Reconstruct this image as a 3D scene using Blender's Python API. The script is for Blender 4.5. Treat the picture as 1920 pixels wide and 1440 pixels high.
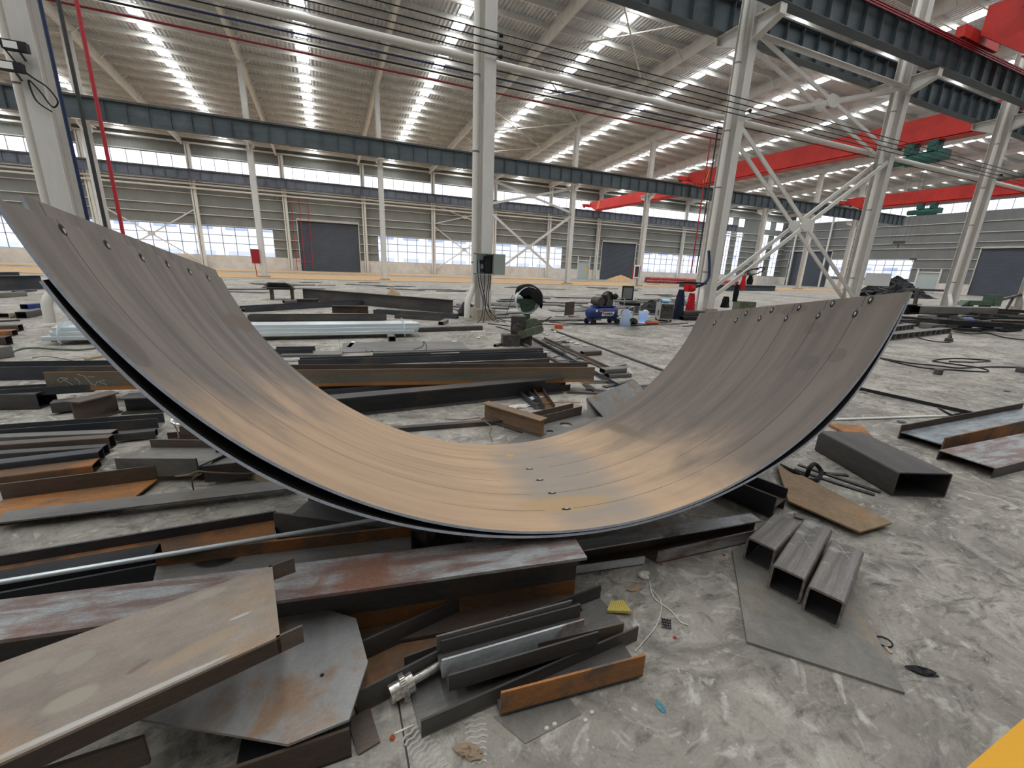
import bpy, bmesh, math, random
from mathutils import Vector, Matrix, Euler
random.seed(11)
sc = bpy.context.scene
for o in list(bpy.data.objects):
    bpy.data.objects.remove(o, do_unlink=True)
COL = sc.collection
R = math.radians

# ------------------------------------------------------------------ camera
F = 787.618
YAW, PIT, ROL, EYE = R(23.66414), R(15.64244), R(2.23471), 1.5
def _cam():
    B = Matrix(((1, 0, 0), (0, 0, -1), (0, 1, 0)))
    cy, sy = math.cos(YAW), math.sin(YAW)
    Rz = Matrix(((cy, -sy, 0), (sy, cy, 0), (0, 0, 1)))
    cp, sp = math.cos(PIT), math.sin(PIT)
    Rx = Matrix(((1, 0, 0), (0, cp, -sp), (0, sp, cp)))
    cr, sr = math.cos(ROL), math.sin(ROL)
    Rr = Matrix(((cr, -sr, 0), (sr, cr, 0), (0, 0, 1)))
    return Rr @ Rx @ B @ Rz
CM = _cam()
cd = bpy.data.cameras.new('camera')
cam = bpy.data.objects.new('camera', cd)
COL.objects.link(cam)
cd.sensor_width = 36.0
cd.lens = F / 1920 * 36.0
cd.clip_start, cd.clip_end = 0.02, 500
r0, r1, r2 = CM[0], CM[1], CM[2]
cam.matrix_world = Matrix(((r0[0], -r1[0], -r2[0], 0), (r0[1], -r1[1], -r2[1], 0), (r0[2], -r1[2], -r2[2], EYE), (0, 0, 0, 1)))
sc.camera = cam

# ------------------------------------------------------------------ sky, exposure
w = bpy.data.worlds.new('overcast_sky')
sc.world = w
w.use_nodes = True
bg = w.node_tree.nodes['Background']
bg.inputs[0].default_value = (0.94, 0.97, 1.0, 1)
bg.inputs[1].default_value = 4.2
SKYLIGHT = 19.0
sc.view_settings.view_transform = 'Standard'
sc.view_settings.look = 'None'
sc.view_settings.gamma = 1.0
sc.view_settings.use_curve_mapping = False
sc.view_settings.exposure = 0.32
try:
    sc.cycles.use_denoising = True
    sc.cycles.max_bounces = 7
    sc.cycles.diffuse_bounces = 5
    sc.cycles.glossy_bounces = 3
    sc.cycles.transparent_max_bounces = 12
    sc.cycles.sample_clamp_indirect = 6
except Exception:
    pass

# ------------------------------------------------------------------ pixel -> place helpers (1920x1440 photograph)
def ray(x, y):
    v = Vector(((x - 960) / F, (y - 720) / F, 1))
    return CM.transposed() @ v
def P(x, y, z=0.0):
    d = ray(x, y)
    t = (z - EYE) / d.z
    return Vector((d.x * t, d.y * t, z))
def PY(x, y, Y):
    d = ray(x, y)
    t = Y / d.y
    return Vector((d.x * t, Y, d.z * t + EYE))
def PX(x, y, X):
    d = ray(x, y)
    t = X / d.x
    return Vector((X, d.y * t, d.z * t + EYE))

# ------------------------------------------------------------------ materials
def lin(c):
    return tuple((v / 12.92 if v <= 0.04045 else ((v + 0.055) / 1.055) ** 2.4) for v in [x / 255 for x in c]) + (1,)
M = {}
def node(nt, t, x=0, y=0, **kw):
    n = nt.nodes.new(t)
    n.location = (x, y)
    for k, v in kw.items():
        setattr(n, k, v)
    return n
def plain(name, c, rough=.6, metal=0., emit=None, es=1., spec=.4, alpha=None):
    m = bpy.data.materials.new(name)
    m.use_nodes = True
    b = m.node_tree.nodes['Principled BSDF']
    b.inputs['Base Color'].default_value = lin(c)
    b.inputs['Roughness'].default_value = rough
    b.inputs['Metallic'].default_value = metal
    b.inputs['Specular IOR Level'].default_value = spec
    if emit:
        b.inputs['Emission Color'].default_value = lin(emit)
        b.inputs['Emission Strength'].default_value = es
    M[name] = m
    return m
def mixc(nt, f, a, b, blend='MIX'):
    n = node(nt, 'ShaderNodeMix')
    n.data_type = 'RGBA'
    n.blend_type = blend
    for i, v in ((0, f), (6, a), (7, b)):
        if hasattr(v, 'is_linked') or isinstance(v, bpy.types.NodeSocket):
            nt.links.new(v, n.inputs[i])
        else:
            n.inputs[i].default_value = v
    return n.outputs[2]
def noise(nt, vec, scale, detail=5, rough=.55, dist=0.):
    n = node(nt, 'ShaderNodeTexNoise')
    n.inputs['Scale'].default_value = scale
    n.inputs['Detail'].default_value = detail
    n.inputs['Roughness'].default_value = rough
    n.inputs['Distortion'].default_value = dist
    if vec is not None:
        nt.links.new(vec, n.inputs['Vector'])
    return n.outputs['Fac']
def ramp(nt, fac, p0, p1, c0=(0, 0, 0, 1), c1=(1, 1, 1, 1)):
    n = node(nt, 'ShaderNodeValToRGB')
    e = n.color_ramp.elements
    e[0].position, e[1].position = max(0, p0), min(1, p1)
    e[0].color, e[1].color = c0, c1
    nt.links.new(fac, n.inputs[0])
    return n.outputs[0]
def objvec(nt, st=(1, 1, 1)):
    tc = node(nt, 'ShaderNodeTexCoord')
    mp = node(nt, 'ShaderNodeMapping')
    mp.inputs['Scale'].default_value = st
    nt.links.new(tc.outputs['Object'], mp.inputs['Vector'])
    return mp.outputs[0]
def steel(name, c1, c2, c3=None, sc1=4., st=(1, 1, 1), amt=.5, soft=.12, c3amt=.66, rough=.55, metal=0., grain=.22, bump=.0, spec=.35, sc3=None):
    m = bpy.data.materials.new(name)
    m.use_nodes = True
    nt = m.node_tree
    b = nt.nodes['Principled BSDF']
    v = objvec(nt, st)
    n1 = noise(nt, v, sc1, 6, .6, .3)
    col = mixc(nt, ramp(nt, n1, amt - soft, amt + soft), lin(c1), lin(c2))
    if c3:
        n3 = noise(nt, objvec(nt), sc3 or sc1 * .6, 5, .65, .6)
        col = mixc(nt, ramp(nt, n3, c3amt - .08, c3amt + .06), col, lin(c3))
    n2 = noise(nt, v, sc1 * 9, 4, .7)
    g = ramp(nt, n2, .25, .75, (1 - grain,) * 3 + (1,), (1 + grain,) * 3 + (1,))
    col = mixc(nt, 1., col, g, 'MULTIPLY')
    n5 = noise(nt, objvec(nt), 130, 3, .7)
    col = mixc(nt, 1., col, ramp(nt, n5, .3, .7, (1 - grain * .55,) * 3 + (1,), (1 + grain * .55,) * 3 + (1,)), 'MULTIPLY')
    nt.links.new(col, b.inputs['Base Color'])
    b.inputs['Roughness'].default_value = rough
    b.inputs['Metallic'].default_value = metal
    b.inputs['Specular IOR Level'].default_value = spec
    if bump:
        bp = node(nt, 'ShaderNodeBump')
        bp.inputs['Strength'].default_value = bump
        bp.inputs['Distance'].default_value = .004
        nt.links.new(n2, bp.inputs['Height'])
        nt.links.new(bp.outputs[0], b.inputs['Normal'])
    M[name] = m
    return m
# steel finishes
steel('mill_dark', (66, 64, 63), (82, 79, 76), (92, 78, 66), 3, (.35, 2, 2), rough=.5)
steel('mill_blue', (54, 57, 62), (70, 72, 76), (82, 76, 70), 3, (.3, 2, 2), rough=.5)
steel('mill_grey', (98, 96, 93), (118, 115, 110), (112, 99, 86), 3, (.4, 2, 2), rough=.5)
steel('mill_brown', (84, 74, 67), (102, 90, 80), (112, 86, 64), 3, (.4, 2, 2), rough=.6)
steel('rust', (112, 84, 60), (96, 78, 64), (146, 98, 58), 5, (.5, 2, 2), rough=.75, c3amt=.55)
steel('rust_dark', (82, 66, 55), (70, 62, 57), (104, 76, 54), 5, (.5, 2, 2), rough=.7)
steel('rust_orange', (170, 112, 58), (136, 98, 66), (104, 86, 74), 7, (.5, 2, 2), rough=.75, c3amt=.58)
steel('scale_flange', (112, 92, 86), (150, 152, 152), (120, 88, 74), 16, (.25, 1.2, 1.2), amt=.5, soft=.1, rough=.45, grain=.3, sc3=2.2, c3amt=.6)
steel('scale_pale_lit', (150, 154, 156), (196, 200, 202), (128, 112, 102), 14, (.25, 1.2, 1.2), amt=.46, soft=.16, rough=.5, grain=.25, sc3=3, c3amt=.62)  # pale scale, with light on the exposed flanges put into its colour
steel('scale_blue', (96, 106, 112), (150, 158, 160), (96, 84, 78), 16, (.25, 1.2, 1.2), amt=.5, soft=.14, rough=.42, grain=.3, sc3=2.5, c3amt=.62)
steel('dusty_brown', (132, 121, 111), (148, 136, 124), (154, 128, 102), 2.2, (.6, 1, 1), rough=.65, grain=.16, c3amt=.6, sc3=3)
steel('dusty_grey', (138, 138, 137), (154, 152, 149), (148, 122, 100), 2.4, rough=.6, grain=.14, c3amt=.56, sc3=4)
steel('plate_floor', (112, 109, 103), (132, 127, 118), (140, 126, 104), 2.6, rough=.6, grain=.18, sc3=3)
steel('plate_rust', (138, 116, 90), (156, 132, 102), (168, 112, 62), 3, rough=.75, grain=.2, sc3=4)
steel('tube_steel', (96, 92, 89), (132, 126, 120), (176, 176, 174), 10, (.12, 3, 3), rough=.38, metal=.25, grain=.22, c3amt=.64, sc3=8)
steel('cut_edge', (164, 170, 182), (182, 188, 198), None, 20, rough=.45, grain=.15)
steel('galvanised', (200, 210, 214), (226, 234, 236), None, 3, (.2, 6, 6), rough=.32, metal=.4, grain=.1)
steel('bright_steel', (190, 184, 174), (222, 218, 210), None, 30, rough=.22, metal=.8, grain=.25)
steel('shaded_steel', (44, 42, 41), (54, 52, 50), None, 3, rough=.6)  # near-black steel: shade of plate gap and tube insides painted as colour
steel('black_dark', (26, 27, 30), (38, 38, 40), None, 6, rough=.7)
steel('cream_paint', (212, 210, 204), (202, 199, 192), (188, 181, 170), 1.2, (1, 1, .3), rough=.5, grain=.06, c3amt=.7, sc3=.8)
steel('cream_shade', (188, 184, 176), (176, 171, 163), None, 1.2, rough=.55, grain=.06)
steel('girder_paint', (66, 75, 80), (78, 87, 90), (90, 96, 98), 1.2, (.3, 1, 2), rough=.55, grain=.1)
steel('wall_girder', (92, 98, 110), (106, 112, 122), None, 1.2, rough=.55, grain=.1)
steel('hoist_green', (36, 84, 78), (48, 96, 86), None, 6, rough=.5, grain=.15)
steel('rust_tan', (128, 106, 84), (112, 92, 74), (140, 106, 72), 4, (.5, 2, 2), rough=.7)
steel('crane_red', (196, 52, 44), (176, 44, 38), None, 1.0, rough=.5, grain=.08)
steel('pipe_red', (150, 62, 62), (176, 96, 94), None, 4, rough=.6, grain=.15)
steel('machine_green', (66, 92, 78), (88, 106, 88), (62, 58, 50), 8, rough=.6, grain=.25)
steel('olive_green', (104, 112, 92), (86, 92, 76), (72, 68, 58), 8, rough=.65, grain=.25)
steel('motor_grey', (58, 56, 54), (82, 78, 74), (100, 92, 82), 12, rough=.6, grain=.3)
steel('tank_blue', (34, 52, 104), (44, 62, 116), (92, 88, 92), 6, rough=.4, grain=.12, c3amt=.66)
steel('welder_grey', (172, 170, 162), (158, 156, 150), None, 5, rough=.55, grain=.1)
steel('concrete_block', (176, 164, 146), (150, 140, 126), (124, 116, 104), 9, rough=.9, grain=.2)
steel('wood', (176, 158, 128), (150, 132, 104), (118, 104, 86), 6, (.3, 3, 3), rough=.8, grain=.2)
steel('dado_plaster', (220, 214, 206), (204, 197, 187), None, 1.0, rough=.85, grain=.06)
steel('sand', (190, 158, 118), (172, 140, 102), (146, 120, 90), 9, rough=.95, grain=.22, sc3=3)
steel('dirty_white', (214, 210, 200), (192, 186, 174), None, 30, rough=.8, grain=.15)
plain('white_plastic', (232, 232, 228), .5)
plain('pipe_white', (216, 212, 204), .4)
plain('cable_black', (20, 20, 22), .55)
plain('cable_blue', (26, 42, 80), .5)
plain('cable_red', (132, 28, 36), .5)
plain('hose_red', (176, 44, 54), .5)
plain('hose_dark', (54, 56, 58), .5)
plain('rag_red', (190, 26, 34), .85)
plain('cloth_black', (16, 16, 20), .95)
plain('cloth_navy', (26, 32, 54), .95)
plain('shutter', (88, 92, 100), .5)
plain('shutter_dark', (78, 84, 96), .5)
plain('glove_yellow', (196, 178, 96), .8)
plain('teal_scrap', (92, 140, 150), .7)
plain('orange_scrap', (190, 92, 50), .8)
plain('chalk', (190, 188, 182), .9)
plain('yellow_sign', (226, 178, 44), .6)
plain('door_grey', (172, 180, 178), .55)
plain('glass_dark', (70, 62, 60), .25)
plain('yellow_paint', (226, 166, 44), .7)
plain('rubber', (24, 24, 24), .8)
plain('skin_brown', (150, 130, 108), .9)
plain('red_paint', (150, 30, 40), .5)
plain('board_grey', (178, 180, 180), .6)
plain('box_grey', (150, 158, 152), .5)
plain('plate_white', (214, 220, 232), .5)
plain('logo_white', (232, 226, 214), .6)
plain('logo_orange', (222, 122, 60), .6)
plain('mullion', (118, 124, 134), .5)
plain('wire_rust', (120, 100, 78), .7)
plain('copper', (168, 104, 52), .6)
plain('net_grey', (120, 122, 122), .8)

def emis(name, c, s):
    m = bpy.data.materials.new(name)
    m.use_nodes = True
    nt = m.node_tree
    nt.nodes.remove(nt.nodes['Principled BSDF'])
    e = node(nt, 'ShaderNodeEmission')
    e.inputs[0].default_value = c
    e.inputs[1].default_value = s
    nt.links.new(e.outputs[0], nt.nodes['Material Output'].inputs[0])
    M[name] = m
emis('skylight_sheet', (0.94, 0.975, 1.0, 1), SKYLIGHT)

def glass(name, tint, clear):
    m = bpy.data.materials.new(name)
    m.use_nodes = True
    nt = m.node_tree
    nt.nodes.remove(nt.nodes['Principled BSDF'])
    t = node(nt, 'ShaderNodeBsdfTransparent')
    t.inputs[0].default_value = tint
    if clear >= 1:
        g = node(nt, 'ShaderNodeBsdfGlossy')
        g.inputs['Roughness'].default_value = .05
        f = .06
    else:
        g = node(nt, 'ShaderNodeBsdfTranslucent')
        g.inputs[0].default_value = (.95, .96, 1, 1)
        f = 1 - clear
    mx = node(nt, 'ShaderNodeMixShader')
    mx.inputs[0].default_value = f
    nt.links.new(t.outputs[0], mx.inputs[1])
    nt.links.new(g.outputs[0], mx.inputs[2])
    nt.links.new(mx.outputs[0], nt.nodes['Material Output'].inputs[0])
    M[name] = m
glass('window_glass', (.9, .93, .98, 1), 1)
glass('frosted_glass', (.97, .98, 1, 1), .75)
glass('jug_plastic', (.45, .66, .95, 1), .4)

def wavy(name, c1, c2, scale, axis='X', bump=.6, dist=.02, rough=.5, metal=0., crumple=None):
    m = bpy.data.materials.new(name)
    m.use_nodes = True
    nt = m.node_tree
    b = nt.nodes['Principled BSDF']
    v = objvec(nt)
    wv = node(nt, 'ShaderNodeTexWave', wave_type='BANDS', bands_direction=axis, wave_profile='SIN')
    wv.inputs['Scale'].default_value = scale
    nt.links.new(v, wv.inputs['Vector'])
    n1 = noise(nt, v, .5, 5, .6)
    col = mixc(nt, ramp(nt, n1, .35, .65), lin(c1), lin(c2))
    bp = node(nt, 'ShaderNodeBump')
    bp.inputs['Strength'].default_value = bump
    bp.inputs['Distance'].default_value = dist
    h = wv.outputs['Fac']
    if crumple:
        n4 = noise(nt, objvec(nt, (1, 1, 1)), crumple, 3, .5, .8)
        ma = node(nt, 'ShaderNodeMath', operation='ADD')
        nt.links.new(h, ma.inputs[0])
        nt.links.new(n4, ma.inputs[1])
        h = ma.outputs[0]
    nt.links.new(h, bp.inputs['Height'])
    nt.links.new(bp.outputs[0], b.inputs['Normal'])
    nt.links.new(col, b.inputs['Base Color'])
    b.inputs['Roughness'].default_value = rough
    b.inputs['Metallic'].default_value = metal
    M[name] = m
wavy('wall_panel', (128, 130, 126), (118, 120, 116), 2.2, 'X', .5, .03, .55)
wavy('wall_panel_end', (120, 121, 119), (110, 111, 110), 2.2, 'Y', .5, .03, .55)
wavy('roof_lining', (222, 223, 224), (190, 191, 194), 1.3, 'X', .9, .12, .36, .3, crumple=2.6)
wavy('wall_near', (186, 185, 182), (176, 175, 172), 2.2, 'X', .5, .03, .6)
wavy('shutter_slats', (84, 90, 100), (78, 84, 94), 3.4, 'Z', .9, .05, .5)

def floor_mat():
    m = bpy.data.materials.new('concrete_floor')
    m.use_nodes = True
    nt = m.node_tree
    b = nt.nodes['Principled BSDF']
    v = objvec(nt)
    big = noise(nt, v, .55, 7, .66, .8)
    col = mixc(nt, ramp(nt, big, .36, .64), lin((136, 130, 121)), lin((184, 178, 167)))
    mid = noise(nt, v, 1.7, 8, .68, 1.2)
    col = mixc(nt, ramp(nt, mid, .47, .63), col, lin((116, 111, 104)))
    dark = noise(nt, objvec(nt, (1, 1.6, 1)), 3.1, 9, .72, 2.0)
    col = mixc(nt, ramp(nt, dark, .52, .68), col, lin((88, 84, 78)))
    swirl = noise(nt, v, 2.3, 7, .62, 4.5)
    col = mixc(nt, ramp(nt, swirl, .55, .67), col, lin((184, 180, 170)))
    scr = noise(nt, objvec(nt, (1.2, 9, 1)), 2.6, 8, .7, 1.4)
    col = mixc(nt, ramp(nt, scr, .60, .72, (0, 0, 0, 1), (.7, .7, .7, 1)), col, lin((196, 192, 182)))
    grit = noise(nt, v, 12, 8, .75, .6)
    col = mixc(nt, ramp(nt, grit, .5, .72, (0, 0, 0, 1), (.75, .75, .75, 1)), col, lin((104, 99, 92)))
    spk = noise(nt, v, 34, 3, .6)
    col = mixc(nt, ramp(nt, spk, .68, .76), col, lin((92, 86, 78)))
    spk2 = noise(nt, v, 21, 4, .7, 1.)
    col = mixc(nt, ramp(nt, spk2, .66, .74), col, lin((214, 208, 196)))
    fine = noise(nt, v, 90, 3, .7)
    col = mixc(nt, 1., col, ramp(nt, fine, .2, .8, (.82, .82, .82, 1), (1.14, 1.14, 1.14, 1)), 'MULTIPLY')
    # thin saw joints of the slab
    sx = node(nt, 'ShaderNodeSeparateXYZ')
    nt.links.new(v, sx.inputs[0])
    def joint(out, period, off):
        a = node(nt, 'ShaderNodeMath', operation='ADD'); a.inputs[1].default_value = off + 500 * period
        nt.links.new(out, a.inputs[0])
        md = node(nt, 'ShaderNodeMath', operation='MODULO'); md.inputs[1].default_value = period
        nt.links.new(a.outputs[0], md.inputs[0])
        lt = node(nt, 'ShaderNodeMath', operation='LESS_THAN'); lt.inputs[1].default_value = .006
        nt.links.new(md.outputs[0], lt.inputs[0])
        return lt.outputs[0]
    col = mixc(nt, joint(sx.outputs[0], 4.3, -4.42), col, lin((62, 58, 52)))
    col = mixc(nt, joint(sx.outputs[1], 6.0, 2.3), col, lin((74, 70, 64)))
    nt.links.new(col, b.inputs['Base Color'])
    b.inputs['Roughness'].default_value = .7
    b.inputs['Specular IOR Level'].default_value = .3
    bp = node(nt, 'ShaderNodeBump')
    bp.inputs['Strength'].default_value = .25
    bp.inputs['Distance'].default_value = .006
    nt.links.new(mid, bp.inputs['Height'])
    nt.links.new(bp.outputs[0], b.inputs['Normal'])
    M['concrete_floor'] = m
floor_mat()

# ------------------------------------------------------------------ mesh builder
class MB:
    def __init__(s):
        s.v, s.f, s.m = [], [], []
    def add(s, vs, fs, mi=0, T=None):
        n = len(s.v)
        s.v += [(T @ Vector(p)) if T else Vector(p) for p in vs]
        s.f += [tuple(i + n for i in f) for f in fs]
        s.m += [mi] * len(fs)
        return s
    def box(s, a, b, mi=0, T=None):
        x0, y0, z0 = a
        x1, y1, z1 = b
        vs = [(x0, y0, z0), (x1, y0, z0), (x1, y1, z0), (x0, y1, z0), (x0, y0, z1), (x1, y0, z1), (x1, y1, z1), (x0, y1, z1)]
        fs = [(0, 3, 2, 1), (4, 5, 6, 7), (0, 1, 5, 4), (1, 2, 6, 5), (2, 3, 7, 6), (3, 0, 4, 7)]
        return s.add(vs, fs, mi, T)
    def prism(s, pts, d, mi=0, T=None):
        """pts: list of 3-D points of a planar outline, d: extrusion vector"""
        n = len(pts)
        pts = [Vector(p) for p in pts]
        d = Vector(d)
        vs = pts + [p + d for p in pts]
        fs = [tuple(range(n))[::-1], tuple(range(n, 2 * n))] + [(i, (i + 1) % n, (i + 1) % n + n, i + n) for i in range(n)]
        return s.add(vs, fs, mi, T)
    def bar(s, p, q, wd, ht, mi=0, up=(0, 0, 1)):
        p, q = Vector(p), Vector(q)
        ax = (q - p).normalized()
        side = Vector(up).cross(ax)
        if side.length < 1e-4:
            side = Vector((1, 0, 0)).cross(ax)
        side.normalize()
        u = ax.cross(side)
        a, b = side * wd / 2, u * ht / 2
        return s.prism([p - a - b, p + a - b, p + a + b, p - a + b], q - p, mi)
    def tube(s, pts, r, n=8, mi=0, caps=True, radii=None):
        pts = [Vector(p) for p in pts]
        k = len(pts)
        vs, fs = [], []
        prev = None
        for i, p in enumerate(pts):
            t = (pts[min(i + 1, k - 1)] - pts[max(i - 1, 0)]).normalized()
            if prev is None:
                a = t.orthogonal().normalized()
            else:
                a = (prev - t * prev.dot(t))
                a = a.normalized() if a.length > 1e-6 else t.orthogonal().normalized()
            prev = a
            b = t.cross(a)
            rr = radii[i] if radii else r
            for j in range(n):
                an = 2 * math.pi * j / n
                vs.append(p + (a * math.cos(an) + b * math.sin(an)) * rr)
        for i in range(k - 1):
            for j in range(n):
                j2 = (j + 1) % n
                fs.append((i * n + j, i * n + j2, (i + 1) * n + j2, (i + 1) * n + j))
        if caps:
            fs.append(tuple(range(n))[::-1])
            fs.append(tuple(range((k - 1) * n, k * n)))
        return s.add(vs, fs, mi)
    def ball(s, c, r, n=12, k=8, mi=0, T=None):
        if not hasattr(r, '__len__'):
            r = (r, r, r)
        vs, fs = [], []
        for i in range(k + 1):
            ph = math.pi * i / k
            for j in range(n):
                th = 2 * math.pi * j / n
                vs.append((c[0] + r[0] * math.sin(ph) * math.cos(th), c[1] + r[1] * math.sin(ph) * math.sin(th), c[2] - r[2] * math.cos(ph)))
        for i in range(k):
            for j in range(n):
                j2 = (j + 1) % n
                fs.append((i * n + j, i * n + j2, (i + 1) * n + j2, (i + 1) * n + j))
        return s.add(vs, fs, mi, T)
    def lathe(s, prof, n=20, mi=0, T=None):
        """prof: (radius, z) from bottom to top"""
        vs, fs = [], []
        for r, z in prof:
            for j in range(n):
                th = 2 * math.pi * j / n
                vs.append((r * math.cos(th), r * math.sin(th), z))
        for i in range(len(prof) - 1):
            for j in range(n):
                j2 = (j + 1) % n
                fs.append((i * n + j, i * n + j2, (i + 1) * n + j2, (i + 1) * n + j))
        fs.append(tuple(range(n))[::-1])
        fs.append(tuple(range((len(prof) - 1) * n, len(prof) * n)))
        return s.add(vs, fs, mi, T)
    def obj(s, name, mats, parent=None, smooth=True, origin=None, T=None):
        me = bpy.data.meshes.new(name)
        org = Vector(origin) if origin is not None else Vector((0, 0, 0))
        me.from_pydata([tuple(p - org) for p in s.v], [], s.f)
        if not isinstance(mats, (list, tuple)):
            mats = [mats]
        for mm in mats:
            me.materials.append(M[mm] if isinstance(mm, str) else mm)
        me.polygons.foreach_set('material_index', s.m)
        if smooth:
            me.polygons.foreach_set('use_smooth', [True] * len(me.polygons))
            me.set_sharp_from_angle(angle=R(38))
        me.update()
        o = bpy.data.objects.new(name, me)
        COL.objects.link(o)
        if T is not None:
            o.matrix_world = T
        else:
            o.location = org
        if parent is not None:
            o.parent = parent
        return o
def tag(o, label=None, cat=None, group=None, kind=None):
    if label: o['label'] = label
    if cat: o['category'] = cat
    if group: o['group'] = group
    if kind: o['kind'] = kind
    return o
def empty(name, loc=(0, 0, 0), label=None, cat=None, group=None, T=None, rz=0, kind=None):
    o = bpy.data.objects.new(name, None)
    o.empty_display_size = .1
    COL.objects.link(o)
    if T is not None:
        o.matrix_world = T
    else:
        o.location = loc
        o.rotation_euler = (0, 0, rz)
    return tag(o, label, cat, group, kind)
def copy_tree(o, parent=None):
    c = o.copy()
    COL.objects.link(c)
    if parent is not None:
        c.parent = parent
    for ch in list(o.children):
        copy_tree(ch, c)
    return c
def frame(A, B, roll=0, up=(0, 0, 1)):
    A, B = Vector(A), Vector(B)
    ax = (B - A).normalized()
    side = Vector(up).cross(ax).normalized()
    u = ax.cross(side)
    if roll:
        q = Matrix.Rotation(R(roll), 3, ax)
        side, u = q @ side, q @ u
    return Matrix(((ax.x, side.x, u.x, A.x), (ax.y, side.y, u.y, A.y), (ax.z, side.z, u.z, A.z), (0, 0, 0, 1)))

# ------------------------------------------------------------------ rolled sections: rectangles (s0,u0,s1,u1,part) across the bar, s away from the viewer, u up
def H(h, b, tw=.008, tf=.012):
    return [(-tw / 2, tf, tw / 2, h - tf, 'web'), (-b / 2, 0, b / 2, tf, 'flange'), (-b / 2, h - tf, b / 2, h, 'flange')]
def HS(h, b, tw=.008, tf=.012):
    return [(-h / 2 + tf, b / 2 - tw / 2, h / 2 - tf, b / 2 + tw / 2, 'web'), (-h / 2, 0, -h / 2 + tf, b, 'flange'), (h / 2 - tf, 0, h / 2, b, 'flange')]
def U(wd, d, t=.008):
    return [(-wd / 2, 0, wd / 2, t, 'web'), (-wd / 2, t, -wd / 2 + t, d, 'flange'), (wd / 2 - t, t, wd / 2, d, 'flange')]
def N(wd, d, t=.008):
    return [(-wd / 2, d - t, wd / 2, d, 'web'), (-wd / 2, 0, -wd / 2 + t, d - t, 'flange'), (wd / 2 - t, 0, wd / 2, d - t, 'flange')]
def L(a, b, t=.006):
    return [(-a / 2, 0, a / 2, t, 'flange'), (-a / 2, t, -a / 2 + t, b, 'flange')]
def FL(wd, t):
    return [(-wd / 2, 0, wd / 2, t, 'plate')]
def RHS(wd, ht, t=.006):
    return ('rhs', wd, ht, t)
def rod(r):
    return ('rod', r)
def section_box(sec):
    if sec[0] == 'rhs':
        return -sec[1] / 2, sec[1] / 2, 0, sec[2]
    if sec[0] == 'rod':
        return -sec[1], sec[1], 0, 2 * sec[1]
    return min(r[0] for r in sec), max(r[2] for r in sec), min(r[1] for r in sec), max(r[3] for r in sec)
def rrect(wd, ht, rad, k=4):
    pts = []
    for cx, cy, a0 in ((wd / 2 - rad, ht - rad, 0), (-wd / 2 + rad, ht - rad, 90), (-wd / 2 + rad, rad, 180), (wd / 2 - rad, rad, 270)):
        for i in range(k + 1):
            a = R(a0 + 90 * i / k)
            pts.append((cx + rad * math.cos(a), cy + rad * math.sin(a)))
    return pts
def bar(label, sec, A, B, mat='mill_dark', anchor='nb', name='steel_beam', cat='steel beam', roll=0, group=None, sk=(0, 0), web=None, band=None, kind=None, rad=.0):
    """A rolled bar from A to B. anchor: n/c/f (near, centre, far edge) + b/t (bottom, top) lies on the line A-B; sk shears the two end cuts."""
    s0, s1, u0, u1 = section_box(sec)
    ds = {'n': -s0, 'f': -s1, 'c': -(s0 + s1) / 2}[anchor[0]]
    du = {'b': -u0, 't': -u1}[anchor[1]]
    A, B = Vector(A), Vector(B)
    Ln = (B - A).length
    T = frame(A, B, roll)
    def xx(end, s):
        return (sk[0] * s) if end == 0 else Ln + sk[1] * s
    if sec[0] == 'rod':
        mb = MB().tube([(0, ds, du + sec[1]), (Ln * .5, ds, du + sec[1]), (Ln, ds, du + sec[1])], sec[1], 10)
        return tag(mb.obj(name, mat, T=T), label, cat, group, kind)
    if sec[0] == 'rhs':
        wd, ht, t = sec[1:]
        ro = rad or t * 1.5
        o = [(p[0] + ds, p[1] + du) for p in rrect(wd, ht, ro)]
        i_ = [(p[0] + ds, p[1] + t + du) for p in rrect(wd - 2 * t, ht - 2 * t, max(ro - t, .001))]
        n = len(o)
        vs = []
        for e in (0, 1):
            vs += [(xx(e, p[0]), p[0], p[1]) for p in o] + [(xx(e, p[0]), p[0], p[1]) for p in i_]
        fs = []
        for j in range(n):
            k = (j + 1) % n
            fs += [(j, k, 2 * n + k, 2 * n + j), (n + k, n + j, 3 * n + j, 3 * n + k), (k, j, n + j, n + k), (2 * n + j, 2 * n + k, 3 * n + k, 3 * n + j)]
        mb = MB().add(vs, fs)
        for j in range(n): mb.m[4 * j + 1] = 1
        return tag(mb.obj(name, [mat, 'shaded_steel'], T=T), label, cat, group, kind)  # inner walls coloured dark to paint in the shade inside the tube
    def rectmesh(r):
        a, b, c, d = r[0] + ds, r[1] + du, r[2] + ds, r[3] + du
        vs = [(xx(0, a), a, b), (xx(1, a), a, b), (xx(1, c), c, b), (xx(0, c), c, b), (xx(0, a), a, d), (xx(1, a), a, d), (xx(1, c), c, d), (xx(0, c), c, d)]
        return MB().add(vs, [(0, 3, 2, 1), (4, 5, 6, 7), (0, 1, 5, 4), (1, 2, 6, 5), (2, 3, 7, 6), (3, 0, 4, 7)])
    if len(sec) == 1:
        return tag(rectmesh(sec[0]).obj(name, mat, smooth=False, T=T), label, cat, group, kind)
    root = empty(name, label=label, cat=cat, group=group, T=T, kind=kind)
    nf = 0
    for r in sec:
        mm = mat
        if r[4] == 'web' and web: mm = web
        if r[4] == 'flange':
            nf += 1
            if isinstance(mat, (list, tuple)): mm = mat[min(nf - 1, len(mat) - 1)]
        elif isinstance(mat, (list, tuple)):
            mm = web or mat[0]
        rectmesh(r).obj(r[4], mm, parent=root, smooth=False)
        if band and r[4] == 'web':
            rectmesh((r[0] - .0015, r[1], r[0], r[1] + .075)).obj('rust_band', band, parent=root, smooth=False)
    return root
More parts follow.
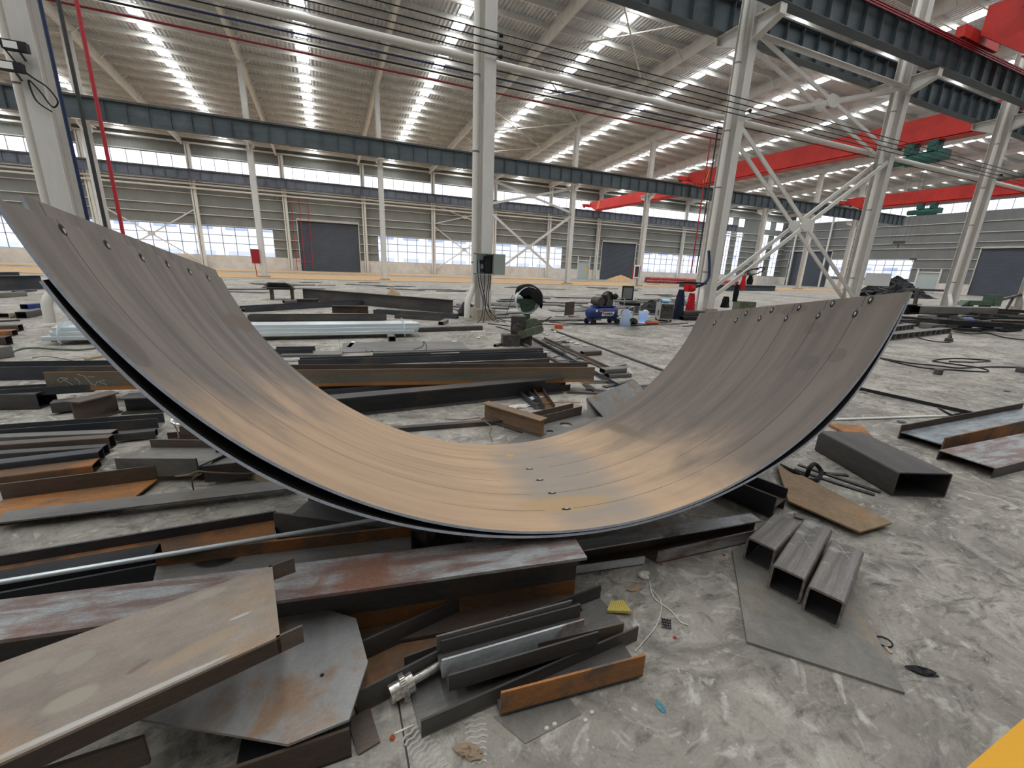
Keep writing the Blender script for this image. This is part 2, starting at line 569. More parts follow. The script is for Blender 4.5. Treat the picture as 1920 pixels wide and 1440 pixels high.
def plate(label, pts, t, mat, holes=(), name='steel_plate', cat='steel plate', group=None, kind=None, parent=None):
    """flat plate with real holes; pts in order, holes: (centre, radius)"""
    pts = [Vector(p) for p in pts]
    org = sum(pts, Vector()) / len(pts)
    nrm = Vector()
    for i in range(len(pts)):
        nrm += (pts[i] - org).cross(pts[(i + 1) % len(pts)] - org)
    nrm.normalize()
    if nrm.z < 0: nrm = -nrm
    bm = bmesh.new()
    edges = []
    def loop(ps):
        vs = [bm.verts.new(p - org) for p in ps]
        for i in range(len(vs)):
            edges.append(bm.edges.new((vs[i], vs[(i + 1) % len(vs)])))
    loop(pts)
    a = nrm.orthogonal().normalized()
    b = nrm.cross(a)
    for c, r in holes:
        c = Vector(c)
        c = c - nrm * (c - org).dot(nrm)
        loop([c + (a * math.cos(2 * math.pi * k / 24) + b * math.sin(2 * math.pi * k / 24)) * r for k in range(24)])
    bmesh.ops.triangle_fill(bm, use_beauty=True, use_dissolve=False, edges=edges, normal=nrm)
    g = bmesh.ops.extrude_face_region(bm, geom=list(bm.faces))
    bmesh.ops.translate(bm, verts=[e for e in g['geom'] if isinstance(e, bmesh.types.BMVert)], vec=nrm * t)
    bmesh.ops.recalc_face_normals(bm, faces=list(bm.faces))
    me = bpy.data.meshes.new(name)
    bm.to_mesh(me)
    bm.free()
    me.materials.append(M[mat])
    o = bpy.data.objects.new(name, me)
    COL.objects.link(o)
    o.location = org
    if parent is not None:
        o.parent = parent
    return tag(o, label, cat, group, kind)
def wire(label, pts, r, mat, name='cable', cat='cable', group=None, parent=None, n=6, sub=6):
    """smooth tube through the points"""
    pts = [Vector(p) for p in pts]
    out = []
    for i in range(len(pts) - 1):
        p0, p1, p2, p3 = pts[max(i - 1, 0)], pts[i], pts[i + 1], pts[min(i + 2, len(pts) - 1)]
        for k in range(sub):
            t = k / sub
            out.append(.5 * ((2 * p1) + (p2 - p0) * t + (2 * p0 - 5 * p1 + 4 * p2 - p3) * t * t + (3 * p1 - p0 - 3 * p2 + p3) * t ** 3))
    out.append(pts[-1])
    o = MB().tube(out, r, n).obj(name, mat, parent=parent, origin=None if parent else pts[0])
    return tag(o, label, cat, group) if parent is None else o
def struct(o):
    o['kind'] = 'structure'
    return o

# ================================================================== BUILDING
Y1, Y2, YW, XE, XL, YN = 11.57, 36.75, 58.7, 82.8, -46.0, -16.0
def X1(k): return 4.05 + 8.6 * k
def X2(k): return 4.35 + 8.6 * k
def XWc(k): return 4.75 + 8.6 * k
def RZ(y): return 13.3 + .057 * (YW - y)

fl = MB().add([(XL, YN, 0), (XE + 1, YN, 0), (XE + 1, YW + .2, 0), (XL, YW + .2, 0)], [(0, 1, 2, 3)]).obj('floor', 'concrete_floor', smooth=False)
struct(fl)
og = MB().box((XL - 40, YW + .2, -.3), (XE + 60, 130, -.12)).box((XE + 1, YN - 20, -.3), (XE + 60, YW + .2, -.12)).obj('ground_outside', 'mill_grey', smooth=False)
struct(og)
# roof lining in long sheets
rf = MB().prism([(XL, YN, RZ(YN)), (XL, YW + .3, RZ(YW + .3)), (XL, YW + .3, RZ(YW + .3) + .12), (XL, YN, RZ(YN) + .12)], (XE + 1 - XL, 0, 0)).obj('ceiling', 'roof_lining', smooth=False)
struct(rf)

def solid_ranges(ops, z0, z1):
    ops = sorted(ops)
    out, cur = [], z0
    for a, b in ops:
        if a > cur: out.append((cur, a))
        cur = max(cur, b)
    if cur < z1: out.append((cur, z1))
    return out
def walled(openings, lo, hi, ztop, put):
    br = sorted({lo, hi} | {o[0] for o in openings} | {o[1] for o in openings})
    for a, b in zip(br, br[1:]):
        mid = (a + b) / 2
        for z0, z1 in solid_ranges([(o[2], o[3]) for o in openings if o[0] < mid < o[1]], 0, ztop):
            put(a, b, z0, z1)
xs = lambda px, py: PY(px, py, YW).x
ye = lambda px, py: PX(px, py, XE).y
stripsX = [(xs(1357.5, 469), xs(1366, 469)), (xs(1376.7, 469), xs(1387.8, 469)), (xs(1426.7, 469), xs(1436.7, 469)), (xs(1446.7, 469), xs(1460, 469))]
OPF = [(-29.5, -5.4, 1.45, 4.55), (6.3, 33.2, 1.45, 4.55), (48.7, 62.6, 1.45, 4.5),
       (-2.75, 4.0, 0, 5.75), (40.3, 46.9, 0, 5.75), (36.1, 38.2, 0, 2.7), (-44, 62.2, 9.95, 11.42)]
for a, b in stripsX:
    OPF += [(a, b, 1.5, 9.05), (a, b, 9.95, 11.4)]
R1a, R1b = ye(1555, 500), ye(1478, 500)
OPE = [(-12, 57.5, 11.15, 12.5), (37.6, 46.2, 1.9, 4.75), (47.4, 49.6, 1.9, 4.75), (R1a, R1b, 0, 6.2), (20.5, 30.4, 0, 6.25), (34.0, 36.6, 0, 2.9)]
DADO = 1.45
mbp, mbd = MB(), MB()
def putF(a, b, z0, z1):
    if z0 < DADO:
        mbd.box((a, YW - .1, z0), (b, YW + .12, min(z1, DADO)))
        z0 = min(z1, DADO)
    if z1 > z0:
        mbp.box((a, YW, z0), (b, YW + .1, z1))
walled(OPF, XL, XE, RZ(YW), putF)
struct(mbp.obj('wall_far', 'wall_panel', smooth=False))
struct(mbd.obj('baseboard_far', 'dado_plaster', smooth=False))
mbp, mbd = MB(), MB()
def putE(a, b, z0, z1):
    if z0 < DADO:
        mbd.box((XE - .1, a, z0), (XE + .12, b, min(z1, DADO)))
        z0 = min(z1, DADO)
    if z1 > z0:
        mbp.box((XE, a, z0), (XE + .1, b, z1))
walled(OPE, YN, YW, RZ(YN) + .1, putE)
struct(mbp.obj('wall_right', 'wall_panel_end', smooth=False))
struct(mbd.obj('baseboard_right', 'dado_plaster', smooth=False))
struct(MB().box((XL - .1, YN, 0), (XL, YW, RZ(YN))).obj('wall_left', 'wall_near', smooth=False))
struct(MB().box((XL, YN - .1, 0), (XE, YN, RZ(YN))).obj('wall_near', 'wall_near', smooth=False))

# --- girts (white horizontal rails on the panels)
for i, z in enumerate((2.45, 3.45, 4.62, 5.7, 6.56, 7.75, 8.95, 11.5)):
    spans = []
    blocks = sorted([(o[0], o[1]) for o in OPF if o[2] < z + .05 and o[3] > z - .05])
    cur = XL
    for a, b in blocks:
        if a > cur: spans.append((cur, a))
        cur = max(cur, b)
    spans.append((cur, XE - .2))
    for a, b in spans:
        struct(MB().box((a, YW - .2, z - .035), (b, YW, z + .035)).obj('girt', 'cream_paint', smooth=False))
for z in (3.5, 4.82, 6.4, 7.15, 8.4, 9.8):
    spans = []
    blocks = sorted([(o[0], o[1]) for o in OPE if o[2] < z and o[3] > z])
    cur = YN
    for a, b in blocks:
        if a > cur: spans.append((cur, a))
        cur = max(cur, b)
    spans.append((cur, YW - .2))
    for a, b in spans:
        struct(MB().box((XE - .2, a, z - .035), (XE, b, z + .035)).obj('girt', 'cream_paint', smooth=False))

# --- windows: a frame of mullions with its panes as a child
WN = [0]
def window(along, pos, a, b, z0, z1, nx, rows, mats):
    WN[0] += 1
    fr = MB()
    def bx(a0, a1, c0, c1, d=.05):
        if along == 'x': fr.box((a0, pos + .02, c0), (a1, pos + .02 + d, c1))
        else: fr.box((pos + .02, a0, c0), (pos + .02 + d, a1, c1))
    for i in range(nx + 1):
        x = a + (b - a) * i / nx
        bx(x - .03, x + .03, z0, z1)
    for zz in rows:
        bx(a, b, zz - .03, zz + .03)
    fo = struct(fr.obj('window_%d' % WN[0], 'mullion', smooth=False))
    for (c0, c1), mm in zip(zip(rows, rows[1:]), mats):
        pn = MB()
        if along == 'x': pn.add([(a, pos + .05, c0), (b, pos + .05, c0), (b, pos + .05, c1), (a, pos + .05, c1)], [(0, 1, 2, 3)])
        else: pn.add([(pos + .05, a, c0), (pos + .05, b, c0), (pos + .05, b, c1), (pos + .05, a, c1)], [(0, 1, 2, 3)])
        pn.obj('pane', mm, parent=fo, smooth=False)
lowrows = lambda z0, z1: [z0, z0 + (z1 - z0) * .43, z0 + (z1 - z0) * .71, z1]
for a, b, z0, z1 in OPF[:3]:
    window('x', YW, a, b, z0, z1, round((b - a) / 1.25), lowrows(z0, z1), ['frosted_glass', 'window_glass', 'window_glass'])
window('x', YW, *OPF[6], round(106 / 1.25), [9.95, 11.42], ['frosted_glass'])
for a, b in stripsX:
    window('x', YW, a, b, 1.5, 9.05, 2, [1.5 + .84 * i for i in range(10)], ['frosted_glass'] + ['window_glass'] * 8)
    window('x', YW, a, b, 9.95, 11.4, 2, [9.95, 11.4], ['frosted_glass'])
window('y', XE, *OPE[0], 46, [11.15, 12.5], ['window_glass'])
for q in OPE[1:3]:
    window('y', XE, *q, max(2, round((q[1] - q[0]) / 1.3)), lowrows(q[2], q[3]), ['frosted_glass', 'window_glass', 'window_glass'])

# --- doors
def roller(n, along, pos, a, b, h, label):
    rt = empty('door_%d' % n, (a, pos, 0) if along == 'x' else (pos, a, 0), kind='structure')
    rt['label'] = label
    Ln = b - a
    T = Matrix.Identity(4) if along == 'x' else Matrix.Rotation(R(90), 4, 'Z')
    sgn = 1 if along == 'x' else -1
    MB().box((0, .02 * sgn, 0), (Ln, .08 * sgn, h), T=T).obj('shutter_curtain', 'shutter_slats', parent=rt, smooth=False)
    for x in (-.1, Ln):
        MB().box((x, -.12 * sgn, 0), (x + .1, .02 * sgn, h + .2), T=T).obj('guide_rail', 'cream_paint', parent=rt, smooth=False)
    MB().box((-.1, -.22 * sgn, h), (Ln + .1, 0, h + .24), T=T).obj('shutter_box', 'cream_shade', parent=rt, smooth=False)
roller(1, 'x', YW, -2.75, 4.0, 5.75, 'dark grey roller shutter in the far wall, the larger one left of centre')
roller(2, 'x', YW, 40.3, 46.9, 5.75, 'dark grey roller shutter in the far wall beside the sand heap')
roller(3, 'y', XE, R1a, R1b, 6.2, 'dark grey roller shutter in the end wall, nearest the room corner')
roller(4, 'y', XE, 20.5, 30.4, 6.25, 'wide dark roller shutter in the end wall at the right edge')
d5 = struct(MB().box((36.15, YW + .02, 0), (38.15, YW + .08, 2.7)).obj('door_5', 'door_grey', smooth=False))
MB().box((36.0, YW - .15, 0), (36.15, YW, 3.5)).box((38.15, YW - .15, 0), (38.3, YW, 3.5)).box((36.15, YW - .15, 2.7), (38.15, YW, 2.85)).obj('door_frame', 'cream_paint', parent=d5, smooth=False)
MB().prism([(37.55, YW - .01, 1.15), (37.8, YW - .01, .95), (38.05, YW - .01, 1.15), (38.05, YW - .01, 1.45), (37.8, YW - .01, 1.6), (37.55, YW - .01, 1.45)], (0, .02, 0)).obj('door_sign', 'yellow_sign', parent=d5, smooth=False)
d6 = struct(MB().box((XE + .02, 34.05, 0), (XE + .08, 36.55, 2.9)).obj('door_6', 'door_grey', smooth=False))
MB().box((XE - .15, 33.85, 0), (XE, 34.05, 3.5)).box((XE - .15, 36.55, 0), (XE, 36.75, 3.5)).box((XE - .15, 34.05, 2.9), (XE, 36.55, 3.05)).obj('door_frame', 'cream_paint', parent=d6, smooth=False)

# --- outside: pale neighbouring building seen through the panes
nb = MB()
nb.box((-70, 74, 0), (110, 80, 16), 0)
for zz in (1.1, 5.0, 9.0):
    for i in range(42):
        nb.box((-66 + i * 4.1, 73.95, zz), (-66 + i * 4.1 + 2.6, 74.0, zz + 1.0), 1)
plain('facade_white', (226, 226, 234), .8)
plain('facade_glass', (168, 178, 204), .3)
nbo = nb.obj('building', ['facade_white', 'facade_glass'], smooth=False)
tag(nbo, 'pale building with rows of bluish windows seen through the far wall windows', 'building')
nb = MB().box((101, -20, 0), (106, 70, 15), 0)
for zz in (2.4, 6.0, 9.6):
    for i in range(19):
        nb.box((100.95, -18 + i * 4.4, zz), (101, -18 + i * 4.4 + 2.4, zz + 1.6), 1)
tag(nb.obj('building', ['facade_white', 'facade_glass'], smooth=False), 'pale building seen through the end wall windows on the right', 'building')

# --- purlins, skylight strips, rafters
PUR = [YW - .6 - 1.6 * i for i in range(46)]
pm = MB().box((XL, -.006, -.3), (XE, .006, 0)).box((XL, -.006, -.3), (XE, .08, -.288)).obj('purlin', 'cream_paint', smooth=False)
for i, y in enumerate(PUR):
    o = pm if i == 0 else pm.copy()
    if i: COL.objects.link(o)
    o.location = (0, y, RZ(y) - .005)
    struct(o)
for k in range(-5, 10):
    sk = MB()
    xc = X2(k) - 4.75
    for y0 in PUR:
        ya, yb = y0 - 1.5, y0 - .3
        if ya < -9: continue
        sk.add([(xc - .34, ya, RZ(ya) - .012), (xc + .34, ya, RZ(ya) - .012), (xc + .34, yb, RZ(yb) - .012), (xc - .34, yb, RZ(yb) - .012)], [(0, 3, 2, 1)])
    struct(sk.obj('skylight', 'skylight_sheet', smooth=False))
brace = MB().bar((0, 0, 0), (.62, 0, .5), .05, .05).obj('fly_brace', 'cream_paint', smooth=False)
bpy.data.objects.remove(brace)
braceR = bpy.data.meshes['fly_brace']
mbL = MB().bar((0, 0, 0), (-.62, 0, .5), .05, .05).obj('fly_brace', 'cream_paint', smooth=False)
braceL = mbL.data
bpy.data.objects.remove(mbL)
for k in range(-5, 10):
    xc = X2(k)
    def zb(y, off): return RZ(y) - .31 - off
    ra = MB()
    for wd, o0, o1 in ((.22, 0, .014), (.012, .014, .58), (.22, .58, .6)):
        ra.prism([(xc - wd / 2, YN, zb(YN, o0)), (xc - wd / 2, YW - .3, zb(YW - .3, o0)), (xc - wd / 2, YW - .3, zb(YW - .3, o1)), (xc - wd / 2, YN, zb(YN, o1))], (wd, 0, 0))
    ra = struct(ra.obj('rafter', 'cream_paint', smooth=False))
    if -3 <= k <= 5:
        for i in range(1, 30, 2):
            y = PUR[i]
            if y < 10: break
            for me in (braceR, braceL):
                b = bpy.data.objects.new('fly_brace', me)
                COL.objects.link(b)
                b.parent = ra
                b.location = (xc, y, zb(y, .52))
# eave beam and pipes along the far wall
tag(MB().tube([(X1(1) + .15, Y1 - .2, 8.72), (X1(2) - .15, Y1 - .2, 8.72)], .09, 12).obj('strut', 'cream_paint'), 'round cream strut under the crane girder between the two nearest right-hand columns', 'strut')
struct(MB().box((XL, YW - .45, RZ(YW) - .75), (XE, YW - .3, RZ(YW) - .6)).obj('eave_beam', 'cream_paint', smooth=False))
def xbrace(name, x0, x1, y, lo, hi, label, wd=.12, dbl=.0):
    """one crossed brace panel with its gusset, between two columns"""
    rt = empty(name, ((x0 + x1) / 2, y, lo), label, 'brace')
    c = Vector(((x0 + x1) / 2, y, (lo + hi) / 2))
    for s in ((-dbl, dbl) if dbl else (0,)):
        for za, zc in ((lo, hi), (hi, lo)):
            bo = MB().bar((x0, y + s, za), (x1, y + s + .012, zc), wd, .05, up=(0, 1, 0)).obj('brace_bar', 'cream_paint', parent=rt, smooth=False)
            bo.location = -Vector(rt.location)
        g = .26
        bo = MB().prism([(c.x - g * 1.3, y + s - .035, c.z - g * .3), (c.x - g * .5, y + s - .035, c.z - g * .8), (c.x + g * .5, y + s - .035, c.z - g * .8), (c.x + g * 1.3, y + s - .035, c.z - g * .3), (c.x + g * 1.3, y + s - .035, c.z + g * .3), (c.x + g * .5, y + s - .035, c.z + g * .8), (c.x - g * .5, y + s - .035, c.z + g * .8), (c.x - g * 1.3, y + s - .035, c.z + g * .3)], (0, .015, 0)).obj('gusset_plate', 'cream_paint', parent=rt, smooth=False)
        bo.location = -Vector(rt.location)
xbrace('cross_brace', X1(1) + .15, X1(2) - .15, Y1, 6.45, 8.7, 'upper cream cross brace between the two nearest right-hand columns', .12, .24)
xbrace('cross_brace', X1(1) + .15, X1(2) - .15, Y1, .75, 6.1, 'tall lower cream cross brace behind the right end of the curved plate', .14, .24)
xbrace('cross_brace', X2(1) + .1, X2(2) - .1, Y2, 6.55, 8.6, 'upper cream cross brace in the far column row beside the centre column', .2)
xbrace('cross_brace', X2(1) + .1, X2(2) - .1, Y2, .3, 6.2, 'lower cream cross brace in the far column row behind the electrical box', .2)
xbrace('cross_brace', XWc(1) + .1, XWc(2) - .1, YW - .3, 6.5, 8.8, 'upper cream cross brace on the far wall left of the centre column')
xbrace('cross_brace', XWc(1) + .1, XWc(2) - .1, YW - .3, .6, 6.2, 'lower cream cross brace across the far wall windows left of the centre column')
xbrace('cross_brace', XWc(-3) + .1, XWc(-2) - .1, YW - .3, .6, 6.2, 'lower cream cross brace on the far wall at the left edge')
ns = [Y1 + 8.39 * i for i in range(4)] + [44.1, 51.4, 58.2]
for i in range(len(ns) - 1):
    rt = None
    for a, b in ((X2(1), X2(2)), (X2(2), X2(1))):
        z0, z1 = RZ(ns[i]) - .55, RZ(ns[i + 1]) - .55
        o = MB().bar((a, ns[i], z0), (b, ns[i + 1], z1), .1, .05).obj('roof_brace', 'cream_paint', smooth=False)
        struct(o)
for k in range(-4, 9):
    for dx in (2.85, 5.75):
        struct(MB().tube([(X2(k) + dx, 9.8, RZ(9.8) - .16), (X2(k) + dx, YW - .5, RZ(YW - .5) - .16)], .008, 4).obj('tie_rod', 'cream_paint'))

# --- columns
def pline(mb, pts, r, n=10):
    return mb.tube(pts, r, n)
COLN = {-1: 'large cream steel column at the left edge behind the curved plate, with two floodlights',
        0: 'cream steel column in the centre of the hall with an open electrical box on it',
        1: 'cream steel column right of centre with hoses and a red rag at its foot',
        2: 'cream steel column rising behind the right rim of the curved plate',
        3: 'cream steel column in front of the end wall, beside its wide shutter',
        4: 'cream steel column cut off by the right edge of the picture'}
for k in range(-1, 5):
    x = X1(k)
    h, b = .56, .3
    zt = RZ(Y1) - .85
    rt = empty('column', (x, Y1, 0), COLN[k], 'column', kind='thing')
    MB().box((-b / 2, -h / 2, .3), (b / 2, -h / 2 + .018, zt)).obj('flange', 'cream_paint', parent=rt, smooth=False)
    MB().box((-b / 2, h / 2 - .018, .3), (b / 2, h / 2, zt)).obj('flange', 'cream_paint', parent=rt, smooth=False)
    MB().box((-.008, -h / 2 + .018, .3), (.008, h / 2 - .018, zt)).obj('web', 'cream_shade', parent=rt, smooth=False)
    MB().box((-b / 2 - .1, -h / 2 - .1, 0), (b / 2 + .1, h / 2 + .1, .3)).obj('pedestal', 'concrete_block', parent=rt, smooth=False)
    # drain pipe on the left side, kicking out near the floor
    px_, py_ = -b / 2 - .13, -.05
    dp = MB().tube([(px_, py_, zt - .3), (px_, py_, .95)], .085, 14)
    dp.tube([(px_, py_, .97), (px_ - .03, py_ - .03, .88), (px_ - .24, py_ - .22, .56), (px_ - .27, py_ - .26, .44), (px_ - .28, py_ - .27, .08)], .085, 14)
    for zz in (.72, 1.9, 3.2, 4.6, 6.2):
        pass
    dp.obj('downpipe', 'pipe_white', parent=rt)
    cl = MB()
    for zz in (1.55, 4.3, 6.0, 7.9):
        cl.tube([(px_, py_, zz), (px_, py_, zz + .03)], .095, 14)
    cl.obj('pipe_clip', 'mill_grey', parent=rt)
    # crane brackets both ways
    for s in (-1, 1):
        bk = MB()
        y0, y1 = s * h / 2, s * 1.12
        bk.box((-.13, min(y0, y1), 9.08), (.13, max(y0, y1), 9.1))
        bk.prism([(-.008, y0, 8.5), (-.008, y1, 8.84), (-.008, y1, 9.08), (-.008, y0, 9.08)], (.016, 0, 0))
        bk.prism([(-.13, y0, 8.48), (-.13, y1, 8.82), (-.13, y1, 8.84), (-.13, y0, 8.5)], (.26, 0, 0))
        bk.box((-.13, y1 - .012, 8.82), (.13, y1 + .012, 9.08))
        bk.obj('crane_bracket', 'cream_paint', parent=rt, smooth=False)
names2 = {-2: 'leftmost far-row column, behind the left edge column', -1: 'far-row cream column carrying a red hydrant box, left of the first shutter', 0: 'far-row cream column right of the first roller shutter', 1: 'far-row cream column hidden behind the centre column', 2: 'far-row cream column where the lower cross brace meets the floor', 3: 'far-row cream column with a white framed hydrant cabinet at its foot', 4: 'far-row cream column seen between the right-hand braces', 5: 'far-row cream column in front of the tall strip windows', 6: 'far-row cream column in front of the corner shutter', 7: 'far-row cream column next to the end wall windows'}
for k in range(-2, 8):
    x = X2(k)
    h, b = .5, .36
    zt = RZ(Y2) - .85
    rt = empty('column', (x, Y2, 0), names2.get(k, 'far-row cream column outside the left edge'), 'column', kind='thing')
    MB().box((-b / 2, -h / 2, .15), (b / 2, -h / 2 + .016, 8.8)).box((-b / 2 + .03, -h / 2, 8.8), (b / 2 - .03, -h / 2 + .016, zt)).obj('flange', 'cream_paint', parent=rt, smooth=False)
    MB().box((-b / 2, h / 2 - .016, .15), (b / 2, h / 2, zt)).obj('flange', 'cream_paint', parent=rt, smooth=False)
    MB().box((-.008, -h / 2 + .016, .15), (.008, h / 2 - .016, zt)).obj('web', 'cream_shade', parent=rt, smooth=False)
    MB().box((-.35, -.45, 0), (.35, .45, .15)).obj('pedestal', 'concrete_block', parent=rt, smooth=False)
    bk = MB()
    bk.box((-.2, -1.0, 8.86), (.2, -h / 2, 8.9)).prism([(-.01, -h / 2, 8.3), (-.01, -1.0, 8.62), (-.01, -1.0, 8.86), (-.01, -h / 2, 8.86)], (.02, 0, 0))
    bk.box((-.2, h / 2, 8.86), (.2, 1.0, 8.9)).prism([(-.01, h / 2, 8.3), (-.01, 1.0, 8.62), (-.01, 1.0, 8.86), (-.01, h / 2, 8.86)], (.02, 0, 0))
    bk.obj('crane_bracket', 'cream_paint', parent=rt, smooth=False)
ordw = ['first', 'second', 'third', 'fourth', 'fifth', 'sixth', 'seventh', 'eighth', 'ninth', 'tenth', 'eleventh', 'twelfth', 'thirteenth']
for i, k in enumerate(range(-3, 8)):
    x = XWc(k)
    if 66 < x < 67: x = 66
    rt = empty('column', (x, YW - .3, 0), '%s cream steel column along the far wall counted from the left' % ordw[i], 'column', kind='thing')
    MB().box((-.22, -.25, 0), (-.08, .1, 12.5)).obj('flange', 'cream_paint', parent=rt, smooth=False)
    MB().box((.0, -.28, 0), (.24, .1, 12.5)).obj('flange', 'cream_paint', parent=rt, smooth=False)
    MB().box((-.08, -.1, 0), (.0, .06, 12.4)).obj('web', 'cream_shade', parent=rt, smooth=False)
for i, y in enumerate((31.8, 50.4, 56.5)):
    rt = empty('column', (XE - .25, y, 0), '%s cream wall column of the end wall counted from the right' % ordw[i], 'column', kind='thing')
    MB().box((-.25, -.15, 0), (-.23, .15, RZ(y) - .3)).obj('flange', 'cream_paint', parent=rt, smooth=False)
    MB().box((-.23, -.01, 0), (.2, .01, RZ(y) - .3)).obj('web', 'cream_shade', parent=rt, smooth=False)

# --- crane runway girders
def girder(label, y, x0, x1, zb, hh, mat, step, b=.36, z_off=0):
    rt = empty('crane_girder', (x0, y, zb), label, 'crane girder')
    Ln = x1 - x0
    MB().box((0, -b / 2, 0), (Ln, b / 2, .02)).obj('bottom_flange', mat, parent=rt, smooth=False)
    MB().box((0, -b / 2, hh - .02), (Ln, b / 2, hh)).obj('top_flange', mat, parent=rt, smooth=False)
    MB().box((0, -.008, .02), (Ln, .008, hh - .02)).obj('web', mat, parent=rt, smooth=False)
    MB().box((0, -.05, hh), (Ln, .05, hh + .12)).obj('rail', 'mill_dark', parent=rt, smooth=False)
    stf = MB().box((-.008, -b / 2 + .02, .02), (.008, b / 2 - .02, hh - .02)).obj('stiffener', mat, parent=rt, smooth=False)
    n = int(Ln / step)
    for i in range(min(n, 98)):
        o = stf if i == 0 else stf.copy()
        if i:
            COL.objects.link(o)
            o.parent = rt
        o.location = (step * (i + .5), 0, 0)
    return rt
girder('dark crane girder on the near brackets at the upper right, carrying the red crane', Y1 - .98, X1(0) - 1, X1(4) + 4, 9.1, .98, 'girder_paint', .86)
girder('dark crane girder just behind the upper right columns, below the nearer one', Y1 + .98, X1(0) + 3.2, X1(4) + 4, 9.1, .98, 'girder_paint', .86)
girder('long dark crane girder running the length of the far column row', Y2 - .78, -26, X2(8) + 1, 8.95, 1.15, 'girder_paint', 1.075)
girder('slate crane girder fixed along the far wall under the upper windows', YW - 1.1, -30, 68, 9.0, .9, 'wall_girder', 1.0)
# conductor rails: red strip along the near girder top
cr = MB()
for dz in (0, .07, .14):
    cr.box((X1(0), Y1 - 1.24, 9.86 + dz), (X1(4) + 4, Y1 - 1.21, 9.9 + dz))
tag(cr.obj('conductor_rail', 'cable_red', smooth=False), 'dark red conductor rail along the top of the near crane girder', 'conductor rail')
# two long pale pipes in front of the far wall
for z, lb in ((8.62, 'upper pale pipe running along the far wall under the girder'), (8.22, 'lower pale pipe running along the far wall under the girder')):
    tag(MB().tube([(-30, YW - .75, z), (70, YW - .75, z)], .09, 8).obj('pipe', 'pipe_white'), lb, 'pipe')

# --- overhead cranes
def crane(label, x, y0, y1, zb, hh, wd=.5, trolley=None, stripe=True, hl=''):
    """red single girder bridge from y0 (near) to y1 (far) with end trucks"""
    rt = empty('overhead_crane', (x, y0, zb), label, 'crane')
    Ln = y1 - y0
    taper = 1.6
    MB().prism([(-wd / 2, .2, hh * .55), (-wd / 2, taper, 0), (-wd / 2, Ln - taper, 0), (-wd / 2, Ln - .2, hh * .55), (-wd / 2, Ln - .2, hh), (-wd / 2, .2, hh)], (wd, 0, 0)).obj('bridge_girder', 'crane_red', parent=rt, smooth=False)
    MB().box((-wd * .8, taper, -.14), (wd * .8, Ln - taper, -.1)).box((-.02, taper, -.1), (.02, Ln - taper, 0)).obj('hoist_rail', 'crane_red', parent=rt, smooth=False)
    for yy in (.0, Ln):
        tr = MB().box((-1.3, yy - .14, hh * .45), (1.3, yy + .14, hh * .45 + .38)).obj('end_truck', 'crane_red', parent=rt, smooth=False)
        for s in (-1, 1):
            MB().tube([(s * 1.0, yy - .08, hh * .45), (s * 1.0, yy + .08, hh * .45)], .16, 14).obj('wheel', 'mill_dark', parent=tr)
    if stripe:
        for yy in (Ln - 2.2, Ln - 2.5):
            MB().prism([(-wd / 2 - .01, yy, .12), (-wd / 2 - .01, yy - .09, .12), (-wd / 2 - .01, yy - .36, hh - .1), (-wd / 2 - .01, yy - .27, hh - .1)], (.008, 0, 0)).obj('warning_stripe', 'yellow_sign', parent=rt, smooth=False)
    if trolley is not None:
        h_ = empty('hoist', (x - .1, trolley, zb - 1.0), hl, 'hoist')
        h_.scale = (1.15, 1.15, 1.15)
        MB().tube([(0, -.9, 0), (0, .5, 0)], .32, 16).obj('drum', 'hoist_green', parent=h_)
        MB().tube([(0, .5, 0), (0, 1.3, 0)], .22, 14).obj('motor', 'hoist_green', parent=h_)
        MB().box((-.35, -1.2, -.2), (.35, -.9, .25)).obj('gearbox', 'hoist_green', parent=h_, smooth=False)
        for yy in (-.6, .4):
            MB().box((-.3, yy - .2, .25), (.3, yy + .2, .75)).tube([(-.34, yy, .62), (.34, yy, .62)], .16, 12).obj('trolley', 'hoist_green', parent=h_)
        for i, yy in enumerate((-.55, -.35, .1, .25)):
            MB().tube([(0, yy, -.3), (0, yy, -4.2)], .007, 5).obj('rope', 'mill_dark', parent=h_)
        MB().box((-.07, -.4, -4.35), (.07, .1, -4.2)).tube([(0, -.15, -4.35), (0, -.15, -4.45), (.05, -.15, -4.5), (0, -.15, -4.56), (-.05, -.15, -4.5)], .02, 8).obj('hook_block', 'mill_dark', parent=h_)
    return rt
crane('red overhead crane in the middle bay, spanning behind the right columns', 34.4, Y1 + .98, Y2 - .78, 9.85, 1.3, .55, PX(1728, 276, 34.3).y, hl='green electric hoist under the red crane just behind the right columns')
crane('red overhead crane in the middle bay, farther off towards the end wall', 60.5, Y1 + .98, Y2 - .78, 9.9, 1.25, .55, PX(1739, 378, 60.4).y, hl='green electric hoist under the farther red crane')
crane('red overhead crane in the far bay, seen below the long girder', 36.8, Y2 + .78, YW - 1.1, 9.85, 1.2, .5)
dcr = crane('large red overhead crane at the upper right corner, on the near girder', 23.4, YN + 1, Y1 - .98, 9.35, 2.0, .7, stripe=False)
MB().box((-.37, Y1 - .98 - YN - 1 - 2.6, 1.4), (-.355, Y1 - .98 - YN - 1 - 2.2, 1.6)).obj('notice', 'white_plastic', parent=dcr, smooth=False)
MB().box((-.9, Y1 - .98 - YN - 1 - 2.2, 1.3), (-.4, Y1 - .98 - YN - 1 - 1.4, 2.0)).obj('drive_motor', 'mill_dark', parent=dcr, smooth=False)

